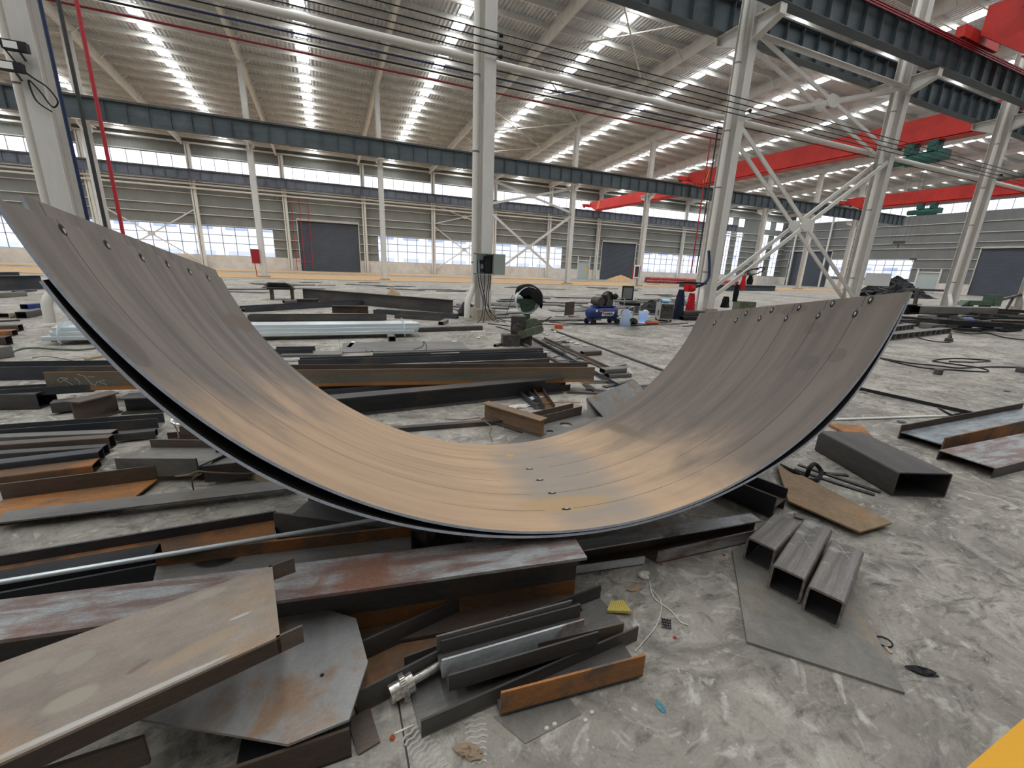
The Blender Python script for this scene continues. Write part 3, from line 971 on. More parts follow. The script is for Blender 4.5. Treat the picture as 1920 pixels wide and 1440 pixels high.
# --- services along the near column row
def run(label, y, z, r, mat, x0, x1, cat='cable', name='cable', sag=.0, step=8.6):
    pts = []
    n = max(1, round((x1 - x0) / step))
    for i in range(n * 4 + 1):
        t = i / 4
        pts.append((x0 + (x1 - x0) * i / (n * 4), y, z - sag * 4 * (t % 1) * (1 - t % 1)))
    return tag(MB().tube(pts, r, 6 if r < .05 else 14).obj(name, mat), label, cat)
xa, xb = X1(-2), X1(7)
yf, yr = Y1 - .37, Y1 + .38
for z, lb in ((6.86, 'topmost black cable strung along the near column row'), (6.70, 'second black cable from the top strung along the near columns'), (6.54, 'third black cable from the top strung along the near columns'), (6.40, 'fourth black cable, just above the fat white pipe')):
    run(lb, yf, z, .014, 'cable_black', xa, xb)
run('fat white pipe running along the near column row', yr + .02, 6.54, .085, 'pipe_white', xa, xb, 'pipe', 'pipe')
run('thin black cable just below the fat white pipe', yr, 6.39, .014, 'cable_black', xa, xb)
run('dark blue gas line along the near column row', yr, 6.22, .022, 'cable_blue', xa, X1(1), 'pipe', 'pipe')
run('black gas line below the dark blue one', yr, 6.06, .02, 'cable_black', xa, X1(1), 'pipe', 'pipe')
run('dark red gas line, lowest along the near column row', yr, 5.88, .022, 'cable_red', xa, X1(1), 'pipe', 'pipe')
for k in range(-1, 4):
    for j, z in enumerate((6.86, 6.62, 6.42)):
        if k == 0 or j == 1:
            o = MB().ball((X1(k) + .22, yf, z - .03), (.06, .06, .05), 10, 6).tube([(X1(k) + .22, yf, z), (X1(k) + .22, yf + .12, z)], .02, 6).obj('insulator', 'cable_black')
            tag(o, 'black cable insulator on the near columns, holding the overhead cables', 'insulator', 'cable insulators on the near columns')
# vertical drops
def drop(label, px, py, Y, r, mat, z0, z1):
    x = PY(px, py, Y).x
    tag(MB().tube([(x, Y, z0), (x, Y, (z0 + z1) / 2), (x, Y, z1)], r, 8).obj('pipe', mat), label, 'pipe')
drop('blue vertical gas pipe beside the left edge column', 120, 210, 10.95, .03, 'cable_blue', .8, 9)
drop('dark grey vertical pipe right of the blue one at the left', 155, 220, 10.95, .032, 'hose_dark', .8, 9)
drop('red vertical gas pipe at the upper left', 188, 225, 10.95, .032, 'hose_red', .8, 9)
drop('red vertical gas pipe beside the right-of-centre column', 1312, 400, yr, .022, 'hose_red', 1.5, 5.9)
drop('black vertical pipe beside the right-of-centre column', 1322, 400, yr, .022, 'hose_dark', 1.5, 6.06)
drop('dark blue vertical pipe against the right-of-centre column', 1333, 330, yr, .02, 'cable_blue', 2.4, 6.2)

# --- fittings on the columns
lc = X1(-1)
def flood(label, px, py, dz):
    p = PY(px, py, Y1 - .42)
    rt = empty('floodlight', p, label, 'floodlight')
    MB().box((-.16, -.1, -.06), (.16, .02, .08)).obj('housing', 'black_dark', parent=rt, smooth=False)
    MB().box((-.13, -.105, -.045), (.05, -.1, .06)).obj('lens', 'white_plastic', parent=rt, smooth=False)
    MB().bar((0, 0, 0), (.02, .14, -.14), .03, .02).obj('arm', 'mill_dark', parent=rt, smooth=False)
flood('upper black floodlight on the left edge column', 32, 90, 0)
flood('lower black floodlight on the left edge column', 24, 128, 0)
p0 = PY(55, 145, Y1 - .36)
wire('black cable loop hanging below the floodlights on the left column', [p0 + Vector(v) for v in ((-.3, 0, .5), (-.1, 0, .15), (.05, -.03, 0), (.22, -.03, -.12), (.32, -.02, -.32), (.22, 0, -.42), (.1, 0, -.2), (-.02, 0, -.05), (.02, 0, -.35), (.2, 0, -.5))], .014, 'cable_black')
# electrical box on the centre column
ex, ey = PY(907, 495, Y1 - .4).x, Y1 - .34
eb = empty('electrical_box', (ex, ey, PY(907, 495, Y1 - .4).z), 'grey electrical box hanging open on the centre column', 'electrical box')
MB().box((-.27, -.02, -.27), (.25, 0, .27)).box((-.27, -.22, -.27), (-.25, -.02, .27)).box((.23, -.22, -.27), (.25, -.02, .27)).box((-.27, -.22, .25), (.25, -.02, .27)).box((-.27, -.22, -.27), (.25, -.02, -.25)).obj('case', 'box_grey', parent=eb, smooth=False)
MB().box((-.24, -.04, -.24), (.05, -.02, .24)).obj('back_plate', 'plate_white', parent=eb, smooth=False)
MB().box((.0, -.14, -.22), (.18, -.04, .2)).box((-.1, -.1, .0), (.0, -.05, .1)).box((-.08, -.11, -.2), (.08, -.06, -.12)).obj('switch_gear', 'black_dark', parent=eb, smooth=False)
MB().box((.25, -.22, -.27), (.56, -.2, .27)).obj('door', 'box_grey', parent=eb, smooth=False)
for i, (x0, x1, x2) in enumerate(((-.2, -.05, -.12), (-.12, .02, -.05), (.02, -.02, .12), (.16, .05, .3), (.22, .1, .2))):
    wire('black cable hanging from the electrical box, the %s from the left' % ordw[i], [(ex + x0, ey - .1, 1.62), (ex + x0 * .8, ey - .12, 1.1), (ex + x1, ey - .2, .55), (ex + x2, ey - .3, .12), (ex + x2 * 2.6, ey - .5, .012)], .011, 'cable_black')
# hydrant boxes
hx = X2(-1)
hb = empty('hydrant_box', (hx - .38, Y2 - .35, 1.25), 'red fire hydrant box on the far-row column left of the first shutter', 'hydrant box')
MB().box((-.25, -.12, -.25), (.25, .12, .75)).obj('cabinet', 'red_paint', parent=hb, smooth=False)
MB().tube([(-.1, 0, -.25), (-.05, 0, -1.2)], .03, 6).obj('riser', 'hose_red', parent=hb)
hp = MB()
for dx in (.35, 1.2, 2.1):
    hp.tube([(hx + dx + .7, YW - .5, 0), (hx + dx + .7, YW - .5, 8.2)], .035, 6)
hp.tube([(hx + 1.05, YW - .5, 1.15), (hx + 2.8, YW - .5, 1.15)], .035, 6)
tag(hp.obj('sprinkler_pipe', 'hose_red'), 'thin red riser pipes on the far wall left of the first shutter', 'pipe')
hx = X2(3)
hb = empty('hydrant_cabinet', (hx - .75, Y2 - .5, 1.45), 'white framed hydrant cabinet with a dark glass front on a far-row column', 'hydrant cabinet')
MB().box((-.3, -.02, -.6), (.45, .3, .6)).obj('cabinet', 'red_paint', parent=hb, smooth=False)
MB().box((-.34, -.06, -.64), (.34, -.02, .64)).obj('frame', 'white_plastic', parent=hb, smooth=False)
MB().box((-.24, -.08, -.52), (.24, -.06, .52)).obj('front', 'glass_dark', parent=hb, smooth=False)
MB().box((-.12, .05, -1.45), (.12, .25, -.6)).obj('stand', 'cream_paint', parent=hb, smooth=False)

# ================================================================== THE ROLLED PLATES
AZ, EL = .158, -.18
SD = Vector((math.sin(AZ) * math.cos(EL), math.cos(AZ) * math.cos(EL), math.sin(EL)))
SU = Vector((0, 0, 1)).cross(SD) * -1
SU.normalize()
SW = SU.cross(SD)
if SW.z < 0: SW = -SW
SC, SL = Vector((1.116, 1.72, 2.248)), 1.665
ST = Matrix(((SU.x, SD.x, SW.x, SC.x), (SU.y, SD.y, SW.y, SC.y), (SU.z, SD.z, SW.z, SC.z), (0, 0, 0, 1)))
def srad(t):
    return 1.921 - .029 * t + .129 * t ** 2 - .019 * t ** 3 - .024 * t ** 4
def shell_material():
    m = bpy.data.materials.new('rolled_plate')
    m.use_nodes = True
    nt = m.node_tree
    b = nt.nodes['Principled BSDF']
    tc = node(nt, 'ShaderNodeTexCoord')
    sx = node(nt, 'ShaderNodeSeparateXYZ')
    nt.links.new(tc.outputs['Object'], sx.inputs[0])
    def mth(op, a, c=None, clamp=False):
        n = node(nt, 'ShaderNodeMath', operation=op)
        n.use_clamp = clamp
        for i, v in enumerate((a, c)):
            if v is None: continue
            if isinstance(v, (int, float)): n.inputs[i].default_value = v
            else: nt.links.new(v, n.inputs[i])
        return n.outputs[0]
    th = mth('ARCTAN2', sx.outputs[0], mth('MULTIPLY', sx.outputs[2], -1))
    y = sx.outputs[1]
    cb = node(nt, 'ShaderNodeCombineXYZ')
    nt.links.new(mth('MULTIPLY', th, 1.95), cb.inputs[0])
    nt.links.new(y, cb.inputs[1])
    v = cb.outputs[0]
    def vec(st):
        mp = node(nt, 'ShaderNodeMapping')
        mp.inputs['Scale'].default_value = st
        nt.links.new(v, mp.inputs['Vector'])
        return mp.outputs[0]
    streak = noise(nt, vec((.5, 5, 1)), 1.6, 6, .6, .2)
    cloud = noise(nt, vec((1, 1.4, 1)), 1.5, 6, .6, .6)
    # rust dust lies thickest in the trough; flanks are scale with shade painted in
    def smooth(val, a, c):
        n = node(nt, 'ShaderNodeMapRange', interpolation_type='SMOOTHSTEP')
        n.inputs['From Min'].default_value, n.inputs['From Max'].default_value = a, c
        nt.links.new(val, n.inputs['Value'])
        return n.outputs[0]
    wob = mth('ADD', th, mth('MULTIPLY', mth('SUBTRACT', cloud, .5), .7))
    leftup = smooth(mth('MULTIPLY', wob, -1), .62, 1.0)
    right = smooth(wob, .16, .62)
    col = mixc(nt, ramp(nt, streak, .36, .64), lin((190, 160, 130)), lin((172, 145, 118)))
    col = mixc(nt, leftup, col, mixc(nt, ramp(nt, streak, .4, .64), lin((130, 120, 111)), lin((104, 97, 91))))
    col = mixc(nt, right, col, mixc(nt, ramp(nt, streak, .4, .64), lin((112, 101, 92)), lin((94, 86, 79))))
    def blob(t0, y0, a, c, soft=.35, rg=.5):
        e = mth('ADD', mth('POWER', mth('DIVIDE', mth('SUBTRACT', th, R(t0)), R(a)), 2), mth('POWER', mth('DIVIDE', mth('SUBTRACT', y, y0), c), 2))
        e = mth('ADD', e, mth('MULTIPLY', mth('SUBTRACT', cloud, .5), rg * 3))
        return smooth(mth('MULTIPLY', e, -1), -1 - soft, -1 + soft)
    col = mixc(nt, mth('MULTIPLY', blob(2, .85, 9, .85, .8, 1.2), .75), col, lin((140, 134, 127)))
    col = mixc(nt, mth('MULTIPLY', blob(-1, .30, 7, .10, .6, 1.), .7), col, lin((178, 146, 100)))
    for t0, y0, a, c in ((-59.5, .05, 3.4, .085), (52.2, .34, 1.7, .06), (54, .2, 1.5, .05), (60, .46, 1.4, .05), (64.6, .69, 1.3, .1)):
        col = mixc(nt, mth('MULTIPLY', blob(t0, y0, a, c, .15, .3), .5), col, lin((84, 76, 68)))
    for t0, y0, a, c in ((24.6, 1.3, 1.6, .36), (-63.6, 1.42, 1.7, .22)):
        col = mixc(nt, mth('MULTIPLY', blob(t0, y0, a, c, .9, 1.6), .8), col, lin((106, 92, 78)))
    for t0, y0, a, c in ((-2.6, 1.31, 1.1, .018), (-5.5, 1.36, 1.4, .008), (-3.6, 1.22, .8, .007)):
        col = mixc(nt, blob(t0, y0, a, c, .4, .6), col, lin((206, 150, 62)))
    # scribed lines round the plate
    pres = noise(nt, vec((.6, 9, 1)), 2.2, 2)
    for k in range(1, 7):
        d = mth('ABSOLUTE', mth('SUBTRACT', y, .2345 * k + .003))
        ln = mth('LESS_THAN', d, .0021)
        out = mth('GREATER_THAN', mth('ABSOLUTE', mth('ADD', th, .05)), .1 if k > 2 else .04)
        col = mixc(nt, mth('MULTIPLY', mth('MULTIPLY', ln, out), ramp(nt, pres, .36, .46)), col, lin((52, 42, 36)))
    fine = noise(nt, vec((20, 60, 1)), 6, 3, .7)
    col = mixc(nt, 1., col, ramp(nt, fine, .25, .75, (.9, .9, .9, 1), (1.08, 1.08, 1.08, 1)), 'MULTIPLY')
    nt.links.new(col, b.inputs['Base Color'])
    b.inputs['Roughness'].default_value = .55
    b.inputs['Specular IOR Level'].default_value = .35
    M['rolled_plate'] = m
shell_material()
def shell(name, label, t0, t1, rf, thick, y0f, y1, mat_in='rolled_plate'):
    mb = MB()
    n, k = 110, 6
    for lay in (0, thick):
        for i in range(n + 1):
            t = R(t0 + (t1 - t0) * i / n)
            for j in range(k + 1):
                ya = y0f(math.degrees(t))
                yy = ya + (y1 - ya) * j / k
                r = rf(t) + lay
                mb.v.append(Vector((r * math.sin(t), yy, -r * math.cos(t))))
    N_ = (n + 1) * (k + 1)
    def q(i, j, l): return l * N_ + i * (k + 1) + j
    def fc(f, mi):
        mb.f.append(f); mb.m.append(mi)
    for i in range(n):
        for j in range(k):
            td = t0 + (t1 - t0) * (i + .5) / n
            fc((q(i, j, 0), q(i + 1, j, 0), q(i + 1, j + 1, 0), q(i, j + 1, 0)), 3 if td < -72.6 or td > 62.8 else 0)
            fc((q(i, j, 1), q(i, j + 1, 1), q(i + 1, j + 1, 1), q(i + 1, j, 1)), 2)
        fc((q(i, 0, 0), q(i, 0, 1), q(i + 1, 0, 1), q(i + 1, 0, 0)), 1)
        fc((q(i, k, 0), q(i + 1, k, 0), q(i + 1, k, 1), q(i, k, 1)), 1)
    for j in range(k):
        fc((q(0, j, 0), q(0, j + 1, 0), q(0, j + 1, 1), q(0, j, 1)), 1)
        fc((q(n, j, 0), q(n, j, 1), q(n, j + 1, 1), q(n, j + 1, 0)), 1)
    return tag(mb.obj(name, [mat_in, 'cut_edge', 'shaded_steel', 'rolled_plate'], T=ST), label, 'curved steel plate')
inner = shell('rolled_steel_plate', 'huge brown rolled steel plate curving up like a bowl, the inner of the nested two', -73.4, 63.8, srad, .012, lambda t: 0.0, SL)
def gap(t):
    a = math.degrees(t)
    return .016 + .042 * math.exp(-((a + 42) / 23) ** 2) + .036 * math.exp(-((a - 42) / 15) ** 2)
outer = shell('rolled_steel_plate', 'outer rolled steel plate nested beneath the big one, seen as a second rim below it', -75.3, 66.2, lambda t: srad(t) + gap(t), .012, lambda t: .17 if t < -66.5 else 0.004, SL + .04, 'shaded_steel')  # dark inner face paints the deep shade of the gap
tm = None
for (rowt, ys) in ((-72.2, [.2345 * i for i in range(1, 7)]), (-1.6, [.2345 * i for i in range(1, 5)]), (62.7, [.2345 * i for i in range(1, 7)]), (65.0, [.2, .427, .66, .885, 1.126])):
    for yy in ys:
        t = R(rowt + random.uniform(-.3, .3))
        r = (srad(t) - .001) if rowt < 65 else srad(t) + gap(t) - .001
        if tm is None:
            mb = MB().ball((0, 0, 0), (.026, .015, .002), 14, 6, 0).ball((.002, 0, .002), (.011, .0045, .004), 10, 6, 1)
            tm = mb.obj('weld_tack', ['black_dark', 'dirty_white'])
            o = tm
        else:
            o = tm.copy(); COL.objects.link(o)
        o.parent = inner if rowt < 65 else outer
        o.matrix_local = Matrix.Translation((r * math.sin(t), yy, -r * math.cos(t))) @ Matrix.Rotation(-t, 4, 'Y')

# ================================================================== STEEL LYING ABOUT
def B(label, sec, a, b, z, mat='mill_dark', anchor='nb', **kw):
    za, zb = z if hasattr(z, '__len__') else (z, z)
    return bar(label, sec, P(a[0], a[1], za), P(b[0], b[1], zb), mat, anchor, **kw)
def nm(**k): return k
IB = dict(name='h_beam', cat='steel beam')
CH = dict(name='steel_channel', cat='steel channel')
AN = dict(name='angle_bar', cat='angle bar')
FB = dict(name='flat_bar', cat='flat bar')
TB = dict(name='square_tube', cat='steel tube')
# --- foreground, left
e0 = Vector((.948, 1.28, .30)); dr = (Vector((-1.036, 1.596, .30)) - e0).normalized()
bar('long rusty H beam in front, carrying the bottom of the curved plate', H(.285, .2, .01, .014), e0 + dr * 3.4, e0, ['rust_dark', 'scale_flange'], 'nt', web='mill_dark', band='rust', **IB)
def marked(name, src, marks):
    """copy of a steel finish with worn patches and scuffs at fixed places on the part"""
    m = M[src].copy()
    m.name = name
    nt = m.node_tree
    b = nt.nodes['Principled BSDF']
    col = b.inputs['Base Color'].links[0].from_socket
    tc = node(nt, 'ShaderNodeTexCoord')
    nv = noise(nt, tc.outputs['Object'], 14, 5, .7)
    for x, y, a, c, rot, colr, amt, rag in marks:
        mp = node(nt, 'ShaderNodeMapping', vector_type='TEXTURE')
        mp.inputs['Location'].default_value = (x, y, 0)
        mp.inputs['Rotation'].default_value = (0, 0, R(rot))
        mp.inputs['Scale'].default_value = (a, c, 50)
        nt.links.new(tc.outputs['Object'], mp.inputs['Vector'])
        ln = node(nt, 'ShaderNodeVectorMath', operation='LENGTH')
        nt.links.new(mp.outputs[0], ln.inputs[0])
        ad = node(nt, 'ShaderNodeMath', operation='MULTIPLY_ADD')
        nt.links.new(nv, ad.inputs[0]); ad.inputs[1].default_value = rag; nt.links.new(ln.outputs['Value'], ad.inputs[2])
        f = ramp(nt, ad.outputs[0], .8 + rag * .5, 1.02 + rag * .5, (amt, amt, amt, 1), (0, 0, 0, 1)) if False else None
        mr = node(nt, 'ShaderNodeMapRange')
        mr.inputs['From Min'].default_value, mr.inputs['From Max'].default_value = .8 + rag * .5, 1.08 + rag * .5
        mr.inputs['To Min'].default_value, mr.inputs['To Max'].default_value = amt, 0
        nt.links.new(ad.outputs[0], mr.inputs['Value'])
        col = mixc(nt, mr.outputs[0], col, lin(colr))
    nt.links.new(col, b.inputs['Base Color'])
    M[name] = m
Q0, Q1 = Vector((-.208, 1.187, .405)), Vector((-.74, 1.037, .405))
dq = (Q1 - Q0).normalized()
cT = frame(Q0 + dq * 1.15, Q0).inverted()
def cl_(x, y):
    v = cT @ P(x, y, .405)
    return v.x, v.y
marked('channel_web', 'dusty_brown', [(*cl_(135, 1310), .055, .03, 0, (158, 150, 134), .7, .25), (*cl_(50, 1262), .06, .035, 0, (154, 146, 132), .6, .3), (*cl_(140, 1240), .045, .03, 10, (152, 146, 134), .6, .3), (*cl_(395, 1112), .05, .02, 0, (156, 150, 138), .6, .4), (*cl_(370, 1215), .11, .03, 10, (160, 138, 112), .6, .5), (*cl_(262, 1303), .2, .009, 0, (184, 180, 172), .8, .8), (*cl_(90, 1380), .16, .009, 0, (182, 178, 170), .75, .8), (*cl_(260, 1250), .03, .009, 20, (112, 84, 72), .6, .8), (*cl_(450, 1155), .03, .006, 0, (186, 182, 176), .7, 1.2)])
chn = bar('broad brown steel channel lying upside down at the lower left, top of the pile', N(.355, .062, .008), Q0 + dq * 1.15, Q0, 'rust_dark', 'nt', web='channel_web', sk=(0, .12), **CH)
cl0 = 1.15
MB().box((cl0 - .01, 0, -.062), (cl0 + .062, .007, 0)).obj('flange_end', 'mill_brown', parent=chn, smooth=False)
MB().box((cl0 + .03, .348, -.062), (cl0 + .115, .355, 0)).obj('flange_end', 'mill_brown', parent=chn, smooth=False)
zz = .13
plate('grey eight-sided gusset plate with one small hole at the lower left', [P(548, 1126, zz), P(668, 1163, zz), P(690, 1245, zz), P(655, 1353, zz), P(540, 1400, zz), P(262, 1352, zz), P(250, 1290, zz), P(380, 1160, zz)], .01, 'dusty_grey', [(P(604, 1270, zz), .0075)], name='gusset_plate')
B('rust-edged channel poking out under the grey gusset plate at the bottom', U(.26, .115, .01), (420, 1448), (655, 1368), .118, 'rust_dark', 'nt', web='black_dark', **CH)
B('short steel piece with a torn saw-cut end at the bottom left', FL(.012, .1), (60, 1452), (268, 1384), .2, 'mill_brown', 'nt', name='steel_strip', cat='steel offcut')
plate('small brown flat plate on the floor right of the gusset plate', [P(652, 1353), P(691, 1321), P(713, 1393), P(672, 1418)], .008, 'mill_brown', name='flat_bar', cat='flat bar')
B('rusty channel lying open upwards under the front H beam', U(.2, .1, .009), (668, 1300), (958, 1152), .1, 'mill_dark', 'nt', web='rust', **CH)
bT = frame(P(290, 1037, .24), P(770, 984, .24)).inverted()
ob = bT @ P(402, 1052, .18)
marked('stained_web', 'mill_grey', [(ob.x, ob.y, .085, .045, 0, (26, 25, 25), .9, .9), (ob.x + .05, ob.y + .02, .05, .04, 0, (30, 29, 28), .9, .9)])
B('long dark beam lying on its side behind the front H beam, with an oil stain', HS(.34, .13, .01, .012), (290, 1037), (770, 984), .24, ['mill_dark', 'rust'], 'ft', web='stained_web', sk=(-.32, 0), **IB)
B('grey round bar lying across the pile at the left', rod(.011), (-30, 1092), (760, 962), .255, 'galvanised', 'ct', name='round_bar', cat='steel bar')
B('black square bar under the grey round bar at the left edge', RHS(.1, .12, .006), (-40, 1100), (285, 1042), .2, 'black_dark', 'nt', **TB)
B('long beam on its side with an orange rusted web, behind the grey round bar', HS(.3, .11, .01, .012), (-40, 1047), (517, 957), .17, ['mill_blue', 'mill_blue'], 'ft', web='rust', **IB)
B('dark H beam on its side running under the left of the curved plate', HS(.3, .2, .01, .012), (512, 962), (800, 1000), .2, ['mill_dark', 'mill_dark'], 'nt', web='mill_dark', sk=(0, 0), **IB)
B('bent dusty flat sheet strip lying left of the curved plate', FL(.13, .01), (-20, 985), (545, 918), .05, 'mill_grey', 'nb', **FB)
B('short wooden batten on the floor under the left of the curved plate', FL(.07, .05), (462, 897), (535, 912), .0, 'wood', 'nb', name='wooden_batten', cat='wood')
# left stack by the picture edge
B('orange rusted channel at the left edge, lying open upwards', [(-.15, 0, .15, .01, 'web'), (.14, .01, .15, .11, 'flange')], (-60, 990), (238, 946), .02, ['mill_brown'], 'nb', web='rust_orange', sk=(0, .25), **CH)
B('thin rusty angle bar at the left edge below the orange channel', L(.05, .025, .005), (10, 962), (221, 944), .0, 'rust', 'nb', **AN)
sz = .0
for i, (a, b, zt, sec, mt, lb) in enumerate((
        ((-50, 842), (212, 830), .13, RHS(.085, .085, .005), 'mill_grey', 'pale square tube, rearmost of the tubes stacked at the left edge'),
        ((-50, 862), (208, 843), .12, RHS(.08, .1, .005), 'mill_brown', 'brown square tube, second from the back in the left edge stack'),
        ((-50, 874), (196, 857), .115, RHS(.07, .08, .005), 'mill_dark', 'dark brown tube, third from the back in the left edge stack'),
        ((-50, 898), (188, 868), .115, RHS(.09, .085, .005), 'mill_blue', 'bluish square tube, second from the front in the left edge stack'),
        ((-50, 920), (176, 890), .075, RHS(.14, .07, .006), 'rust', 'wide rusty tube, frontmost of the tubes stacked at the left edge'))):
    B(lb, sec, a, b, .0 if i > 3 else .03, mt, 'nb', **TB)
B('long dark channel lying behind the stacked tubes at the left edge', U(.14, .09, .007), (-40, 830), (298, 803), .05, 'mill_blue', 'nb', web='mill_grey', **CH)
B('second dark channel, stacked in front of the long one at the left edge', RHS(.07, .06, .005), (215, 828), (292, 820), .02, 'mill_dark', 'nb', **TB)
B('short rusty orange channel left of the curved plate, below the wire hook', U(.16, .06, .006), (300, 838), (372, 832), .0, 'rust_dark', 'nb', web='rust_orange', **CH)
B('short wide steel channel in front of the pile left of the curved plate', HS(.32, .13, .01, .012), (222, 893), (372, 893), .05, ['mill_grey', 'mill_brown'], 'nb', web='mill_grey', sk=(0, .35), **CH)
B('second short wide channel partly under the curved plate at the left', HS(.3, .12, .01, .012), (385, 905), (470, 895), .03, ['mill_dark', 'mill_dark'], 'nb', web='mill_grey', sk=(0, .35), **CH)
B('flat grey bar disappearing under the left of the curved plate', FL(.12, .03), (428, 893), (520, 880), .02, 'mill_grey', 'nb', **FB)
B('dark crosswise beam stub leaning against the pile left of the curved plate', HS(.16, .12, .008, .01), (340, 826), (430, 812), .03, 'mill_brown', 'nb', **IB)
B('stubby brown H beam offcut standing left of the curved plate', H(.2, .15, .012, .012), (158, 794), (231, 773), .0, 'mill_brown', 'nb', web='mill_brown', sk=(-.2, .2), **IB)
B('dark channel end lying left of the stubby brown H beam offcut', RHS(.12, .1, .006), (98, 775), (152, 769), .02, 'mill_dark', 'nb', **TB)
# the long lettered beam through the middle
def banded(name, base, bands):
    """copy of a steel finish with ragged rust bands along the bar, at heights z in the part's own frame"""
    m = M[base].copy()
    m.name = name
    nt = m.node_tree
    b = nt.nodes['Principled BSDF']
    col = b.inputs['Base Color'].links[0].from_socket
    tc = node(nt, 'ShaderNodeTexCoord')
    sx = node(nt, 'ShaderNodeSeparateXYZ')
    nt.links.new(tc.outputs['Object'], sx.inputs[0])
    nv = noise(nt, tc.outputs['Object'], 22, 4, .7)
    ma = node(nt, 'ShaderNodeMath', operation='MULTIPLY_ADD')
    nt.links.new(nv, ma.inputs[0]); ma.inputs[1].default_value = .05
    nt.links.new(sx.outputs[2], ma.inputs[2])
    for z0, z1, colr in bands:
        a = ramp(nt, ma.outputs[0], 0, 1)
        m1 = node(nt, 'ShaderNodeMapRange'); m1.inputs['From Min'].default_value, m1.inputs['From Max'].default_value = z0 + .02, z0 + .03
        m2 = node(nt, 'ShaderNodeMapRange'); m2.inputs['From Min'].default_value, m2.inputs['From Max'].default_value = z1 + .03, z1 + .02
        nt.links.new(ma.outputs[0], m1.inputs['Value']); nt.links.new(ma.outputs[0], m2.inputs['Value'])
        mm = node(nt, 'ShaderNodeMath', operation='MULTIPLY')
        nt.links.new(m1.outputs[0], mm.inputs[0]); nt.links.new(m2.outputs[0], mm.inputs[1])
        col = mixc(nt, mm.outputs[0], col, lin(colr))
    nt.links.new(col, b.inputs['Base Color'])
    M[name] = m
steel('olive_scale', (118, 112, 100), (104, 98, 88), (124, 100, 74), 4, (.4, 2, 2), rough=.6)
banded('lettered_flange', 'olive_scale', [(-.1, .038, (170, 116, 64)), (.15, .3, (122, 100, 80))])
lb_ = B('long brown beam on its side with chalk writing on its left end', HS(.26, .19, .01, .012), (90, 733), (1113, 716), .14, ['lettered_flange', 'mill_brown'], 'nb', web='mill_dark', **IB)
ch = MB()
# chalk strokes, drawn in the flange's own plane
def stroke(pts, wdt=.004):
    for p, q in zip(pts, pts[1:]):
        ch.bar((p[0], -.001, p[1]), (q[0], -.001, q[1]), wdt, .002, up=(0, 1, 0))
for pts in ([(.13, .135), (.10, .115), (.12, .085), (.19, .125), (.13, .135), (.235, .045)], [(.165, .055), (.2, .035), (.24, .05)], [(.25, .13), (.27, .11), (.285, .075), (.27, .045), (.25, .05)], [(.28, .165), (.33, .15), (.385, .06), (.41, .05), (.43, .09), (.5, .1)], [(.45, .085), (.51, .055)], [(.36, .14), (.42, .14)]):
    stroke(pts)
ch.obj('chalk_writing', 'chalk', parent=lb_, smooth=False)
B('long black beam lying on its side at the left edge, behind the lettered beam', HS(.32, .16, .01, .012), (-60, 715), (250, 709), .0, 'mill_blue', 'nb', web='mill_blue', **IB)
B('long dark box beam at the left edge in front of the lettered beam', RHS(.22, .16, .008), (-60, 771), (74, 768), .0, 'mill_dark', 'nb', **TB)
B('dark channel lying on top of the box beam at the left edge', U(.14, .08, .008), (-60, 750), (175, 735), .12, 'mill_blue', 'nb', **CH)
B('dark flat-topped beam lying under the lettered beam beside the curved plate', H(.16, .2, .01, .012), (228, 778), (330, 772), .0, 'mill_dark', 'nb', web='mill_blue', **IB)
# middle, seen between the two flanks of the curved plate
B('long grey H beam behind the hollow of the curved plate, its top flange dusty', H(.2, .16, .009, .012), (600, 788), (1056, 738), .0, 'mill_dark', 'nb', web='mill_blue', **IB)
B('dark channel tucked behind the long grey H beam in the hollow', U(.2, .12, .009), (600, 752), (985, 716), .02, 'mill_blue', 'nb', **CH)
B('thin dark flat bar on the floor just behind the trough of the curved plate', FL(.06, .045), (690, 816), (945, 796), .0, 'mill_dark', 'nb', **FB)
B('short brown H beam lying crosswise behind the trough of the curved plate', H(.17, .11, .008, .01), (902, 786), (1012, 822), .01, ['mill_brown', 'rust_tan'], 'nb', web='rust_tan', **IB)
B('brown channel touching the short crosswise H beam', U(.13, .09, .008), (1012, 797), (1090, 777), .02, 'mill_brown', 'nb', web='mill_dark', **CH)
plate('dark plate with two round holes behind the trough of the curved plate', [P(945, 838, .006), P(1000, 800, .006), P(1100, 772, .006), P(1135, 796, .006), P(1060, 850, .006)], .012, 'mill_grey', [(P(1061, 798, .006), .062), (P(1031, 811, .006), .034)])
B('long rusty channel running away from the plate with holes', U(.12, .07, .007), (1040, 770), (1010, 727), .02, 'rust_dark', 'nb', web='rust', **CH)
B('dark channel lying left of the rusty one behind the plate with holes', U(.11, .07, .007), (1020, 767), (985, 738), .0, 'mill_blue', 'nb', web='mill_dark', **CH)
B('brown channel offcut right of the end of the long grey H beam', U(.12, .08, .007), (1015, 738), (1069, 732), .0, 'mill_brown', 'nb', web='rust_dark', **CH)
B('brown flat bar crossing behind the folded steel cover', FL(.08, .02), (1092, 722), (1120, 741), .0, 'rust_dark', 'nb', **FB)
fp = [P(1098, 783, 0), P(1098, 745, .22), P(1190, 760, 0)]
a0, a1, a2 = P(1104, 788, 0), P(1099, 748, .2), P(1131, 782, .0)
fd = P(1215, 742, 0) - P(1131, 782, 0)
fm = MB().prism([a1, a2, a2 + Vector((.01, 0, .0)), a1 + Vector((.01, 0, .01))], fd).prism([a1, a0, a0 + Vector((.01, .01, 0)), a1 + Vector((.01, .01, 0))], fd)
tag(fm.obj('folded_cover', 'dusty_grey', smooth=False, origin=a0), 'folded grey steel cover like a ridge roof, behind the right of the hollow', 'steel cover')
